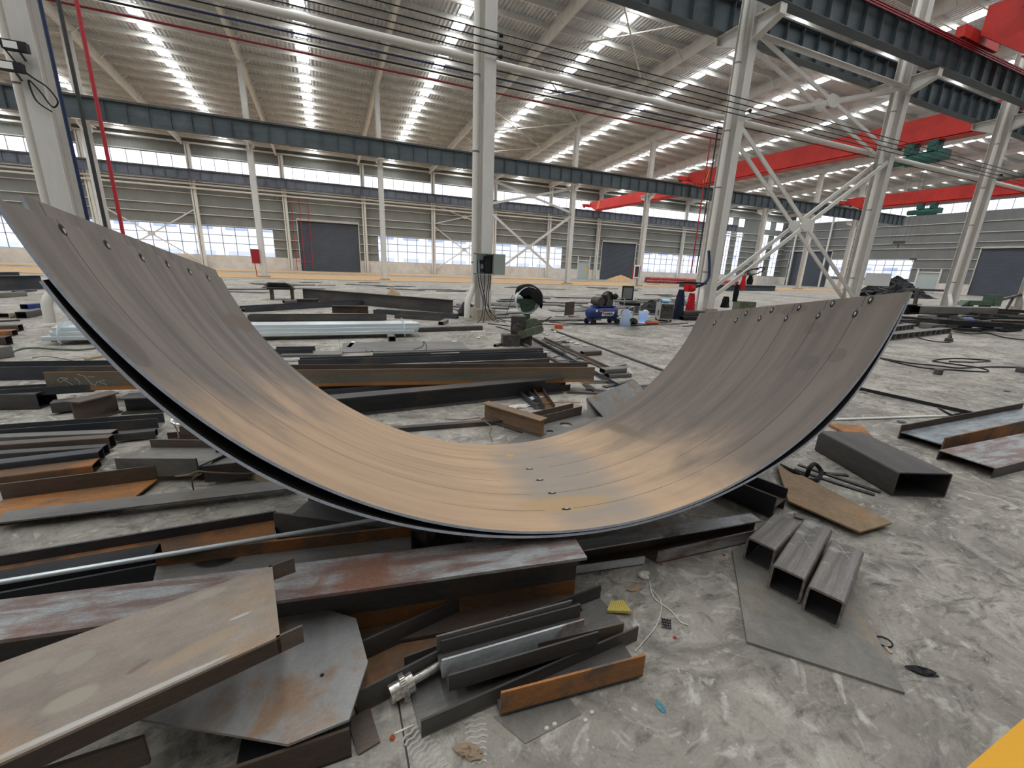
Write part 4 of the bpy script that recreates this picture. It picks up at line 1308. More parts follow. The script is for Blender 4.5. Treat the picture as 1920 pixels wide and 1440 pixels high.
B('narrow dark beam lying behind the lettered beam in the hollow', HS(.16, .1, .008, .01), (560, 688), (1025, 672), .05, 'mill_blue', 'nb', **IB)
B('brown angle bar lying behind the lettered beam, with a curled wire on it', L(.14, .1, .008), (845, 692), (1030, 684), .0, 'rust_dark', 'nb', **AN)
B('long dark bar, highest of the thin bars right behind the lettered beam', RHS(.09, .08, .006), (700, 672), (1018, 660), .02, 'mill_dark', 'nb', **TB)
B('flat grey sheet strip lying right of the curved plate flank, by the tube bundle', FL(.3, .03), (525, 670), (640, 668), .0, 'mill_grey', 'nb', **FB)
B('grey channel at the left of the hollow, nearest the galvanised bundle', U(.22, .08, .007), (512, 664), (587, 663), .02, 'mill_blue', 'nb', web='mill_grey', **CH)
B('pair of stacked grey bars left in the hollow, the shorter above', RHS(.1, .09, .006), (810, 675), (863, 672), .02, 'mill_grey', 'nb', **TB)
B('white-edged flat bar left in the hollow below the grey channel', FL(.05, .015), (530, 676), (636, 673), .02, 'galvanised', 'nb', **FB)
B('wide bluish steel sheet lying flat in the middle of the hollow', FL(.9, .012), (640, 662), (880, 655), .0, 'mill_grey', 'nb', **FB)
B('short grey box tube end facing the viewer beside the tube bundle', RHS(.13, .1, .008), (742, 640), (733, 627), .0, 'mill_grey', 'nb', sk=(0, 0), **TB)
# the galvanised bundle
ga, gb = P(84, 640, .08), P(783, 626, .08)
gT = frame(ga, gb)
gl = (gb - ga).length
tub = None
for r_ in range(3):
    for c_ in range(8 - r_):
        q = gT @ Vector((random.uniform(-.06, .06), .04 + (c_ + r_ * .5) * .075, r_ * .068))
        if tub is None:
            tub = bar('galvanised steel tube in the strapped bundle behind the curved plate', RHS(.07, .066, .004), q, q + (gb - ga), 'galvanised', 'nb', name='galvanised_tube', cat='steel tube', group='galvanised tubes in the strapped bundle', rad=.006)
        else:
            o = tub.copy(); COL.objects.link(o)
            o.location = q
for px_, lb in ((118, 'left'), (748, 'right')):
    t_ = (px_ - 84) / (783 - 84)
    t_ = .03 if lb == 'left' else .955
    st_ = MB()
    pr = [(-.01, -.02), (.62, -.02), (.62, .1), (.52, .24), (.08, .24), (-.01, .09)]
    for p, q in zip(pr, pr[1:] + pr[:1]):
        st_.bar((gl * t_, p[0], p[1]), (gl * t_, q[0], q[1]), .07, .006, up=(1, 0, 0))
    tag(st_.obj('steel_strap', 'galvanised', T=gT, smooth=False), '%s steel strap round the galvanised tube bundle' % lb, 'strap')
B('wooden bearer under the left end of the galvanised tube bundle', FL(.1, .075), (112, 641), (134, 622), .0, 'wood', 'nb', name='wooden_batten', cat='wood')
B('steel bearer under the right end of the galvanised tube bundle', RHS(.1, .075, .006), (742, 634), (730, 612), .0, 'mill_grey', 'nb', **TB)
B('long dark bar lying to the right of the galvanised bundle', RHS(.14, .1, .006), (786, 623), (905, 619), .0, 'mill_dark', 'nb', **TB)
# stacks behind the bundle
B('deep dark steel beam lying aslant behind the galvanised bundle', H(.42, .2, .012, .014), (565, 562), (846, 588), .0, 'mill_dark', 'nb', web='mill_dark', **IB)
B('long black beam just in front of the deep slanting beam', HS(.3, .16, .01, .012), (460, 586), (700, 571), .0, 'mill_blue', 'nb', **IB)
B('brown beam offcut lying end to end with the black ones behind the bundle', H(.2, .16, .01, .012), (622, 587), (690, 588), .06, 'rust_dark', 'nb', web='rust_dark', **IB)
B('long dark beam closest behind the galvanised bundle', HS(.22, .14, .01, .012), (465, 602), (725, 600), .02, 'mill_dark', 'nb', web='mill_grey', **IB)
B('thin dark beam pointing at the centre column foot', HS(.2, .12, .01, .012), (700, 588), (856, 598), .0, 'mill_blue', 'nb', **IB)
B('second thin dark beam pointing at the centre column foot', HS(.18, .1, .01, .012), (740, 597), (830, 602), .0, 'mill_dark', 'nb', **IB)
B('short grey tube lying in front of the steel trestle', RHS(.16, .1, .008), (534, 569), (557, 568), .0, 'mill_grey', 'nb', **TB)
B('short dark beam offcut right of the short grey tube', H(.16, .14, .01, .012), (557, 570), (598, 570), .0, 'mill_dark', 'nb', **IB)
B('grey box tube stub left of the drainpipe foot of the centre column', RHS(.14, .09, .006), (832, 610), (841, 605), .0, 'mill_grey', 'nb', **TB)
# left background
for a, b, z, sec, mt, lb in (
        ((-60, 548), (88, 542), 0, H(.5, .3, .012, .016), 'mill_blue', 'big dark H beam at the left edge beyond the drainpipe'),
        ((-60, 527), (44, 524), .0, H(.35, .25, .012, .014), 'girder_paint', 'smaller dark beam behind the big one at the left edge'),
        ((-60, 563), (52, 555), 0, RHS(.16, .14, .008), 'mill_grey', 'dusty square tube lying in front of the big dark beam'),
        ((30, 550), (70, 546), 0, RHS(.1, .08, .006), 'mill_dark', 'short dark bar between the dusty tube and the drainpipe'),
        ((54, 580), (98, 576), 0, RHS(.2, .12, .008), 'tank_blue', 'blue painted box tube lying near the left drainpipe'),
        ((52, 597), (90, 589), 0, RHS(.18, .14, .008), 'mill_dark', 'dark box tube left of the drainpipe elbow'),
        ((20, 597), (44, 593), 0, RHS(.2, .12, .02), 'concrete_block', 'grey block with holes left of the dark box tube'),
        ((-40, 606), (38, 602), 0, FL(.1, .03), 'mill_dark', 'thin dark bar at the left edge above the rusty offcuts'),
        ((-40, 624), (36, 622), .0, RHS(.18, .12, .008), 'mill_brown', 'brown box tube at the left edge'),
        ((-40, 633), (24, 631), .0, RHS(.2, .1, .008), 'rust_orange', 'orange rusted box at the left edge'),
        ((-40, 651), (13, 649), .0, RHS(.2, .14, .008), 'rust_dark', 'dark rusted block at the left edge'),
        ((-40, 681), (28, 669), .0, RHS(.22, .16, .008), 'mill_grey', 'grey box beam end at the left edge above the long black beam')):
    B(lb, sec, a, b, z, mt, 'nb', **(IB if sec[0] != 'rhs' and len(sec) == 3 else TB if sec[0] == 'rhs' else FB))
B('pale offcut stick on the floor left of the curved plate', FL(.04, .03), (163, 676), (205, 668), .0, 'wood', 'nb', name='wooden_batten', cat='wood')
B('small white scrap lying on the long black beam', FL(.03, .006), (211, 697), (221, 691), .086, 'dirty_white', 'nb', name='paper_scrap', cat='scrap')
B('small white scrap beside the stubby brown offcut', FL(.06, .01), (126, 747), (139, 746), .08, 'dirty_white', 'nb', name='paper_scrap', cat='scrap')
wire('green hose on the floor in front of the galvanised bundle', [P(18, 667, .012), P(30, 657, .012), P(60, 652, .012), P(110, 655, .012), P(150, 656, .012), P(200, 650, .012)], .012, 'machine_green', 'hose', 'hose')
wire('thin rusty wire on the floor above the long black beam at the left', [P(60, 671, .006), P(85, 668, .006), P(110, 671, .006), P(142, 677, .006)], .005, 'wire_rust', 'wire', 'wire')
# --- foreground group on the floor
B('long dark channel on the floor, under the small pile in front', U(.26, .075, .008), (790, 1353), (1198, 1175), .075, 'mill_dark', 'nt', web='mill_grey', **CH)
B('bright-edged short channel on top of the small pile in front', U(.11, .085, .007), (829, 1239), (1096, 1162), .165, ['scale_pale_lit', 'mill_grey'], 'nt', web='mill_dark', **CH)
B('dark channel squeezed under the bright-edged short one', U(.15, .07, .007), (842, 1297), (1120, 1212), .078, 'mill_dark', 'nb', **CH)
B('orange rusted channel nearest the viewer in the small pile', U(.16, .1, .008), (940, 1300), (1211, 1229), .115, ['rust_orange', 'mill_brown'], 'nt', web='mill_dark', **CH)
plate('thin dark sheet on the floor under the orange rusted channel', [P(925, 1345), P(985, 1395), P(1090, 1340), P(1060, 1300)], .003, 'plate_floor')
# gear shaft
g0, g1 = P(742, 1296, .05), P(835, 1240, .06)
gs = empty('gear_shaft', label='shiny steel gear on a short shaft lying beside the small pile', cat='gear', T=frame(g0, g1) @ Matrix.Rotation(R(90), 4, 'Y'))
gs.matrix_world = frame(g0, g1)
gr = MB()
n = 36
prof = []
for i in range(n):
    for f_, rr in ((0, .042), (.3, .042), (.42, .048), (.88, .048)):
        a = 2 * math.pi * (i + f_) / n
        prof.append((0.016, rr * math.cos(a), rr * math.sin(a)))
gr.prism(prof, (.018, 0, 0))
gr.obj('gear_wheel', 'bright_steel', parent=gs, smooth=False)
MB().tube([(-.022, 0, 0), (.016, 0, 0)], .031, 24).obj('hub', 'bright_steel', parent=gs)
MB().tube([(.034, 0, 0), (.062, 0, 0)], .034, 24).obj('hub', 'bright_steel', parent=gs)
MB().tube([(.062, 0, 0), (.2, 0, 0)], .015, 18).obj('shaft', 'bright_steel', parent=gs)
MB().tube([(-.0225, 0, 0), (-.02, 0, 0)], .006, 10).obj('centre_hole', 'black_dark', parent=gs)
# --- foreground, right of the big H beam
B('short grey angle bar sticking out beyond the front H beam', L(.05, .045, .005), (1058, 1079), (1208, 1057), .01, 'scale_pale_lit', 'nb', **AN)
B('beam with a pale top flange running right from under the curved plate', H(.1, .08, .008, .009), (1095, 1031), (1428, 976), .11, ['rust_dark', 'scale_pale_lit'], 'nt', web='rust_dark', **IB)
B('rust-brown channel on the floor right of the short grey angle bar', U(.14, .075, .008), (1233, 1057), (1412, 1016), .0, 'scale_flange', 'nb', web='rust_dark', sk=(-.5, 0), **CH)
B('dark beam end lying on its side under the right of the curved plate', HS(.2, .15, .01, .012), (1300, 908), (1447, 972), .0, ['mill_blue', 'mill_blue'], 'nb', web='mill_brown', **IB)
# plates and tubes at the right
plate('dark grey pointed floor plate under the three square tubes', [P(1372, 1034), P(1400, 1207), P(1695, 1303), P(1600, 1112), P(1500, 1000)], .012, 'plate_floor')
zt = .012
tdir = (P(1582, 988, .16) - P(1515, 1090, .16)).normalized()
for (bl, br), ln, lb in ((((1438, 1103), (1498, 1133)), .60, 'middle square steel tube of the three with a chalk cross on top'),
                         (((1500, 1144), (1573, 1181)), .52, 'nearest square steel tube of the three, chalk cross near its far end'),
                         (((1394, 1049), (1443, 1074)), .38, 'farthest and shortest square steel tube of the three')):
    p, q = P(*bl, zt), P(*br, zt)
    nx = (q - p)
    wv_ = nx.length
    dirv = Vector((-nx.y, nx.x, 0)).normalized()
    if dirv.dot(tdir) < 0: dirv = -dirv
    c = (p + q) / 2
    o = bar(lb, RHS(.142, .142, .011), c, c + dirv * ln, 'tube_steel', 'cb', rad=.02, **TB)
    if 'farthest' not in lb:
        k_ = MB()
        xo = ln * (.55 if 'middle' in lb else .82)
        k_.bar((xo - .05, -.03, .1425), (xo + .05, .03, .1425), .0022, .0012).bar((xo - .03, .035, .1425), (xo + .03, -.035, .1425), .0022, .0012)
        k_.obj('chalk_cross', 'chalk', parent=o, smooth=False)
plate('brown flat plate on the floor behind the three square tubes', [P(1455, 868, .03), P(1672, 983, .03), P(1612, 1000, .03), P(1478, 942, .03)], .012, 'plate_rust')
B('narrow grey strip under the brown flat plate', FL(.06, .012), (1490, 972), (1535, 985), .0, 'mill_grey', 'nb', **FB)
bt0, bt1 = P(1721, 931), P(1575, 838)
bar('large rectangular box tube with an open end, right of the curved plate', RHS(.4, .19, .01), (P(1682, 934) + P(1760, 929)) / 2, (P(1520, 848) + P(1590, 843)) / 2 + Vector((.06, -.02, 0)), 'mill_dark', 'cb', **TB)
B('rusted H beam on its side reaching in from the right edge', HS(.34, .14, .01, .012), (1765, 848), (1990, 794), .0, ['rust', 'rust_dark'], 'nb', web='scale_blue', **IB)
B('steel channel lying open side down at the right edge, nearest the viewer', N(.36, .09, .008), (1860, 897), (2010, 858), .0, 'mill_dark', 'nb', web='scale_flange', **CH)
B('long white plastic pipe on the floor right of the curved plate', rod(.013), (1556, 790), (1838, 780), .0, 'white_plastic', 'nb', name='plastic_pipe', cat='pipe')
plate('rusted orange plate offcut behind the large box tube', [P(1552, 799, .0), P(1615, 803, .0), P(1638, 827, .0), P(1582, 816, .0)], .03, 'rust_orange', name='steel_plate', cat='steel offcut')
B('long black angle bar on the floor behind the white plastic pipe', L(.07, .045, .006), (1608, 731), (1842, 783), .0, 'black_dark', 'nb', **AN)
wire('bent black strap lying against the long black angle bar', [P(1760, 765, .05), P(1768, 770, .06), P(1785, 778, .03), P(1800, 776, .06), P(1815, 780, .02)], .012, 'black_dark', 'strap', 'strap')
for a, b, lb in (((1488, 880), (1560, 905), 'thin flat bar, leftmost of the strips beside the box tube'), ((1495, 872), (1650, 925), 'thin flat bar crossing the strips beside the box tube'), ((1560, 905), (1640, 930), 'thin flat bar, frontmost of the strips beside the box tube'), ((1545, 889), (1592, 893), 'short flat bar lying across the strips beside the box tube')):
    B(lb, FL(.035, .006), a, b, .006, 'mill_dark', 'nb', **FB)
bl_ = [P(1462, 872, .03), P(1490, 885, .05), P(1510, 893, .02), P(1518, 878, .09), P(1528, 870, .1), P(1540, 885, .05), P(1530, 900, .02), P(1505, 897, .015)]
wire('twisted black rubber belt on the strips beside the box tube', bl_, .016, 'rubber', 'rubber_belt', 'belt')
# floor cables at the right
wire('black welding cable lying across the right floor', [P(1650, 671, .012), P(1700, 680, .012), P(1760, 686, .012), P(1800, 690, .012), P(1860, 688, .012), P(1960, 690, .012)], .014, 'cable_black')
wire('second black cable in long loops on the right floor', [P(1640, 669, .012), P(1720, 688, .012), P(1790, 694, .012), P(1850, 697, .012), P(1838, 690, .012), P(1770, 680, .02), P(1750, 676, .012), P(1790, 672, .012), P(1855, 676, .012), P(1830, 679, .012), P(1780, 678, .012)], .014, 'cable_black')
wire('dark cable by the hose clamp on the right floor', [P(1720, 633, .012), P(1745, 639, .012), P(1775, 642, .012), P(1788, 640, .012)], .014, 'cable_black')

# ================================================================== MACHINES AND GEAR ROUND THE COLUMN
def _face(v):
    """heading so local -Y points to the camera"""
    return math.atan2(-v.x, v.y) * -1 * -1
def local(name, p, label, cat, rz=0, **k):
    return empty(name, p, label, cat, rz=rz, **k)
# --- cut-off saw
s = P(985, 647)
rt = local('cutoff_saw', s, 'olive green abrasive cut-off saw with belt guard, standing on the floor', 'saw', R(-22))
MB().box((-.3, -.14, 0), (.02, .16, .03)).box((-.16, -.08, .03), (.1, .14, .2)).obj('base', 'motor_grey', parent=rt, smooth=False)
MB().box((-.3, .0, .22), (-.02, .3, .56)).obj('motor_box', 'motor_grey', parent=rt, smooth=False)
MB().tube([(-.16, -.12, .32), (-.16, .14, .32)], .11, 16).obj('motor', 'motor_grey', parent=rt)
g = MB()
arc = [(math.cos(R(a)) * .19 + .14, math.sin(R(a)) * .19 + .34) for a in range(-10, 191, 10)]
g.prism([(x, .02, z) for x, z in arc], (0, .07, 0))
g.obj('wheel_guard', 'olive_green', parent=rt, smooth=False)
g = MB()
cap = []
for a in range(90, 271, 15): cap.append((-.1 + .075 * math.cos(R(a)), .22 + .075 * math.sin(R(a))))
for a in range(-90, 91, 15): cap.append((.26 + .075 * math.cos(R(a)), .34 + .075 * math.sin(R(a))))
g.prism([(x, -.14, z) for x, z in cap], (0, .07, 0))
g.obj('belt_cover', 'olive_green', parent=rt, smooth=False)
MB().tube([(.1, -.0, .33), (.3, -.02, .46), (.48, -.04, .58)], .013, 8).obj('handle', 'rust_dark', parent=rt)
MB().box((.06, -.1, .0), (.12, .0, .24)).obj('leg', 'rust_dark', parent=rt, smooth=False)
b = P(957, 648)
tag(MB().box((-.17, -.1, 0), (.17, .12, .22)).obj('steel_block', 'motor_grey', smooth=False, T=Matrix.Translation(b) @ Matrix.Rotation(R(-12), 4, 'Z')), 'square grey steel box at the left foot of the cut-off saw', 'steel box')
B('small brown tube stub left of the cut-off saw foot', RHS(.07, .05, .005), (931, 651), (955, 645), .0, 'mill_brown', 'nb', **TB)
# --- green drill stand with the chrome hoop
s = P(986, 624)
rt = local('bench_machine', s, 'green bench machine on a stand behind the cut-off saw', 'machine', R(-18))
MB().box((-.3, -.2, .70), (.28, .2, .80)).obj('table', 'machine_green', parent=rt, smooth=False)
MB().prism([(-.2, -.12, .70), (.2, -.12, .70), (.1, -.1, .45), (-.1, -.1, .45)], (0, .24, 0)).box((-.07, -.07, .1), (.07, .07, .46)).obj('column_stand', 'machine_green', parent=rt, smooth=False)
MB().box((-.25, -.2, 0), (.25, .2, .1)).obj('foot', 'motor_grey', parent=rt, smooth=False)
MB().tube([(.12, 0, .8), (.12, 0, .95)], .03, 10).box((-.02, -.03, .8), (.05, .03, .9)).obj('spindle', 'motor_grey', parent=rt)
hoop = MB()
hn = 36
T_ = Matrix.Translation(Vector((-.02, -.22, .78))) @ Matrix.Rotation(R(14), 4, 'Z') @ Matrix.Rotation(R(8), 4, 'X')
vs, fs = [], []
for i in range(hn):
    a = 2 * math.pi * i / hn
    for y, r in ((-.06, .31), (.06, .31), (.06, .297), (-.06, .297)):
        vs.append(T_ @ Vector((r * .95 * math.cos(a), y, r * math.sin(a))))
for i in range(hn):
    j = (i + 1) % hn
    for k in range(4):
        fs.append((i * 4 + k, i * 4 + (k + 1) % 4, j * 4 + (k + 1) % 4, j * 4 + k))
ho = hoop.add(vs, fs).obj('steel_hoop', 'galvanised', T=rt.matrix_world.copy() if False else Matrix.Translation(s) @ Matrix.Rotation(R(-18), 4, 'Z'))
tag(ho, 'bright steel hoop standing against the green bench machine', 'hoop')
cl = MB()
cn, ck = 20, 12
for i in range(ck + 1):
    f_ = i / ck
    for j in range(cn):
        an = 2 * math.pi * j / cn
        rr = (.05 + .95 * math.sin(min(1, f_ * 1.25) * math.pi / 2)) * (1 + .10 * math.sin(3 * an + 4 * f_) + .06 * math.sin(7 * an))
        hang_ = .34 * f_ ** 1.6 * (1 + .45 * math.cos(an - .3) + .18 * math.sin(5 * an))
        cl.v.append(Vector((-.02 + .27 * rr * math.cos(an) + .1 * max(0, math.cos(an)) * f_, -.2 + .16 * rr * math.sin(an), 1.135 - hang_)))
for i in range(ck):
    for j in range(cn):
        k2 = (j + 1) % cn
        cl.f.append((i * cn + j, (i + 1) * cn + j, (i + 1) * cn + k2, i * cn + k2)); cl.m.append(0)
cl.f.append(tuple(range(cn))); cl.m.append(0)
co = cl.obj('cloth', 'cloth_black', T=Matrix.Translation(s) @ Matrix.Rotation(R(-18), 4, 'Z'))
sd = co.modifiers.new('thickness', 'SOLIDIFY'); sd.thickness = .012
tag(co, 'black cloth draped over the bright steel hoop', 'cloth')
wire('thin rod leaning left of the green bench machine', [P(947, 596, .0), PY(957, 566, P(947, 596).y), PY(962, 552, P(947, 596).y)], .008, 'motor_grey', 'steel_rod', 'rod', sub=2)
# --- air compressor
c0 = P(1128, 607)
hd = P(1160, 604) - P(1095, 606)
rt = local('air_compressor', c0, 'blue air compressor with a dark motor on top, standing on small wheels', 'compressor', math.atan2(hd.y, hd.x))
tk = MB()
pr = [(0.02, -.56), (.10, -.545), (.155, -.5), (.18, -.43), (.18, .43), (.155, .5), (.10, .545), (.02, .56)]
tk.lathe(pr, 24, T=Matrix.Translation((0, 0, .32)) @ Matrix.Rotation(R(90), 4, 'Y'))
tk = tk.obj('tank', 'tank_blue', parent=rt)
lg = MB().prism([(-.18, -.187, .245), (.22, -.187, .245), (.28, -.187, .36), (-.14, -.187, .36)], (0, .003, 0)).obj('logo_panel', 'logo_white', parent=tk, smooth=False)
MB().prism([(-.27, -.189, .37), (-.12, -.189, .33), (-.12, -.189, .36), (-.2, -.189, .41)], (0, .003, 0)).obj('logo_swoosh', 'logo_orange', parent=tk, smooth=False)
lt = MB()
def strokes(mb, ch_, x, z, wd, ht, y):
    G = {'F': [((0, 0), (0, 1)), ((0, 1), (1, 1)), ((0, .5), (.8, .5))], 'E': [((0, 0), (0, 1)), ((0, 1), (1, 1)), ((0, .5), (.8, .5)), ((0, 0), (1, 0))],
         'R': [((0, 0), (0, 1)), ((0, 1), (1, .9)), ((1, .9), (1, .6)), ((1, .6), (0, .5)), ((.3, .5), (1, 0))], 'M': [((0, 0), (0, 1)), ((0, 1), (.5, .4)), ((.5, .4), (1, 1)), ((1, 1), (1, 0))],
         'O': [((0, 0), (0, 1)), ((0, 1), (1, 1)), ((1, 1), (1, 0)), ((1, 0), (0, 0))], 'N': [((0, 0), (0, 1)), ((0, 1), (1, 0)), ((1, 0), (1, 1))]}
    for p, q in G[ch_]:
        mb.bar((x + p[0] * wd, y, z + p[1] * ht), (x + q[0] * wd, y, z + q[1] * ht), .014, .004, up=(0, 1, 0))
for i, c_ in enumerate('FERMON'):
    strokes(lt, c_, -.13 + i * .058, .27, .04, .065, -.191)
lt.obj('lettering', 'cable_blue', parent=tk, smooth=False)
MB().box((.4, -.186, .26), (.5, -.17, .42)).box((-.38, -.186, .36), (-.33, -.17, .42)).obj('sticker', 'logo_white', parent=tk, smooth=False)
for x in (-.42, .42):
    for y in (-.16, .16):
        w_ = MB().tube([(x, y - .03, .08), (x, y + .03, .08)], .08, 16).obj('wheel', 'rubber', parent=rt)
MB().box((-.45, -.1, .07), (-.38, .1, .18)).box((.38, -.1, .07), (.45, .1, .18)).obj('foot_bracket', 'tank_blue', parent=rt, smooth=False)
MB().box((-.35, -.12, .49), (.35, .12, .52)).obj('mounting_plate', 'tank_blue', parent=rt, smooth=False)
MB().tube([(-.22, -.16, .64), (-.22, .16, .64)], .12, 18).box((-.28, -.1, .5), (-.16, .1, .54)).obj('motor', 'motor_grey', parent=rt)
MB().tube([(-.22, .02, .64), (.0, .02, .76)], .06, 10).obj('belt_guard', 'motor_grey', parent=rt)
MB().tube([(.12, -.02, .72), (.12, .04, .72)], .2, 24).obj('flywheel', 'black_dark', parent=rt)
pm_ = MB().box((.02, -.12, .5), (.24, .12, .68))
for s_ in (-.11, .11):
    pm_.bar((.13, s_ * .3, .62), (.13 + s_ * 1.6, s_, .86), .13, .13)
pm_.obj('pump', 'motor_grey', parent=rt, smooth=False)
MB().ball((.36, -.05, .78), (.085, .085, .085), 14, 8).obj('air_filter', 'black_dark', parent=rt)
MB().tube([(.28, -.1, .6), (.28, -.12, .6)], .03, 12).obj('gauge', 'white_plastic', parent=rt)
# --- water jugs
def jug(px, py, label, sc_=1., bag=False):
    p = P(px, py)
    rt = local('water_jug', p, label, 'water jug')
    prof = [(.02, .0), (.125, .005), (.135, .03), (.13, .08), (.136, .1), (.13, .16), (.136, .19), (.13, .26), (.136, .29), (.132, .34), (.10, .4), (.05, .43), (.045, .47)]
    MB().lathe([(r * sc_, z * sc_) for r, z in prof], 24).obj('body', 'jug_plastic' if not bag else 'jug_plastic', parent=rt)
    MB().lathe([(.04 * sc_, .47 * sc_), (.042 * sc_, .5 * sc_), (.03 * sc_, .51 * sc_)], 16).obj('cap', 'tank_blue', parent=rt)
    MB().tube([(.05 * sc_, -.04, .41 * sc_), (.13 * sc_, -.06, .4 * sc_), (.14 * sc_, -.06, .3 * sc_), (.12 * sc_, -.06, .26 * sc_)], .012, 8).obj('handle', 'white_plastic', parent=rt)
jug(1172, 612, 'light blue water jug with a dark blue cap beside the compressor', 1.05)
p = P(1205, 604)
rt = local('bucket', p, 'pale blue plastic bucket with crumpled paper in it, left of the welder', 'bucket')
MB().lathe([(.12, 0), (.15, .3), (.16, .3), (.16, .33), (.145, .33), (.115, .02)], 20).obj('body', 'jug_plastic', parent=rt)
MB().ball((.04, -.02, .33), (.09, .07, .05), 9, 5).obj('paper', 'dirty_white', parent=rt)
# --- welder
p = P(1243, 601)
rt = local('welding_machine', p, 'grey welding machine with slotted side and a light blue cover on top', 'welder', R(-28))
MB().box((-.2, -.32, .06), (.2, .3, .56)).obj('case', 'welder_grey', parent=rt, smooth=False)
MB().box((-.205, -.16, .17), (-.2, -.11, .34)).box((-.205, -.09, .17), (-.2, -.04, .34)).obj('side_vent', 'black_dark', parent=rt, smooth=False)
MB().box((-.19, -.335, .1), (.19, -.32, .54)).box((-.15, -.345, .36), (.15, -.335, .5)).obj('front_panel', 'motor_grey', parent=rt, smooth=False)
for i in range(3):
    MB().tube([(-.1 + .1 * i, -.36, .44), (-.1 + .1 * i, -.345, .44)], .025, 10).obj('knob', 'black_dark', parent=rt)
MB().box((-.12, .18, .46), (.0, .19, .49)).obj('brand_mark', 'hose_red', parent=rt, smooth=False)
MB().tube([(-.17, -.2, .56), (-.17, -.2, .66), (-.17, .2, .66), (-.17, .2, .56)], .013, 8).obj('handle', 'motor_grey', parent=rt)
for x in (-.17, .17):
    for y in (-.25, .22):
        MB().tube([(x - .02, y, .04), (x + .02, y, .04)], .04, 10).obj('wheel', 'rubber', parent=rt)
mb = MB().ball((0, 0, 0), (.17, .2, .06), 16, 8)
plain('cover_blue', (150, 196, 222), .7)
for v in mb.v: v.z += .012 * math.sin(v.x * 40) * math.cos(v.y * 33)
tag(mb.obj('cloth', 'cover_blue', T=Matrix.Translation(p + Vector((0, 0, .63)))), 'light blue crumpled cover lying on the grey welding machine', 'cloth')
# --- office chair
p = P(1178, 596)
rt = local('office_chair', p, 'black office chair with a mesh back behind the compressor', 'chair', R(-12))
MB().box((-.25, -.24, .42), (.25, .24, .5)).obj('seat', 'cloth_black', parent=rt, smooth=False)
bk = MB()
bk.box((-.2, .22, .56), (-.17, .26, 1.0)).box((.17, .22, .56), (.2, .26, 1.0)).box((-.2, .22, .98), (.2, .26, 1.02)).box((-.2, .22, .56), (.2, .26, .6)).obj('back_frame', 'black_dark', parent=rt, smooth=False)
MB().box((-.17, .235, .6), (.17, .245, .98)).obj('backrest', 'net_grey', parent=rt, smooth=False)
for sx_ in (-1, 1):
    MB().tube([(sx_ * .28, -.18, .0), (sx_ * .28, -.18, .62), (sx_ * .28, .2, .64), (sx_ * .28, .22, .0)], .016, 8).obj('leg', 'bright_steel', parent=rt)
# --- heap of black rubber sheet right of the chair
def heap(name, px, py, sx_, sy_, sz_, mat, label, cat, seed=0, n=18, k=8, kind=None, rz=0, rough=.22):
    rnd = random.Random(seed)
    p = P(px, py)
    vs, fs = [], []
    for i in range(k + 1):
        f_ = i / k
        for j in range(n):
            a = 2 * math.pi * j / n
            q = 1 + rnd.uniform(-rough, rough)
            vs.append((sx_ * (1 - f_ * .98) * math.cos(a) * q, sy_ * (1 - f_ * .98) * math.sin(a) * q, max(0, sz_ * (f_ ** .8) * (1 + rnd.uniform(-rough, rough)) if i else 0)))
    for i in range(k):
        for j in range(n):
            j2 = (j + 1) % n
            fs.append((i * n + j, i * n + j2, (i + 1) * n + j2, (i + 1) * n + j))
    fs.append(tuple(range(k * n, k * n + n)))
    o = MB().add(vs, fs).obj(name, mat, T=Matrix.Translation(p) @ Matrix.Rotation(rz, 4, 'Z'))
    return tag(o, label, cat, kind=kind)
heap('rubber_pile', 1222, 587, 1.25, .4, .42, 'black_dark', 'low heap of black scrap strips between the chair and the welder', 'scrap heap', 3, rz=R(-10))
heap('sack', 876, 592, .3, .25, .5, 'black_dark', 'black sack leaning behind the drainpipe of the centre column', 'sack', 5)
heap('cardboard_heap', 737, 559, .42, .3, .5, 'wood', 'pointed brown cardboard heap behind the deep slanting beam', 'cardboard', 8, n=5, k=3)
MB_ = MB().lathe([(.19, 0), (.21, .05), (.2, .06), (.18, .02)], 18)
tag(MB_.obj('tray', 'orange_scrap', T=Matrix.Translation(P(1222, 607))), 'shallow orange tray on the floor in front of the pale bucket', 'tray')
tag(MB().box((-.1, -.06, 0), (.1, .06, .1)).obj('brick', 'orange_scrap', smooth=False, T=Matrix.Translation(P(1047, 616)) @ Matrix.Rotation(R(-25), 4, 'Z')), 'orange brick on the floor right of the cut-off saw', 'brick')
wire('black fire extinguisher shaped hose bundle behind the water jug', [P(1186, 603, .02), P(1184, 600, .25), P(1189, 600, .38), P(1193, 603, .2), P(1191, 604, .02)], .05, 'rubber', 'hose', 'hose')
B('brown H beam stub standing on end left of the compressor', FL(.02, .42), (1059, 592), (1076, 590), .06, 'rust_dark', 'nb', name='h_beam', cat='steel beam')
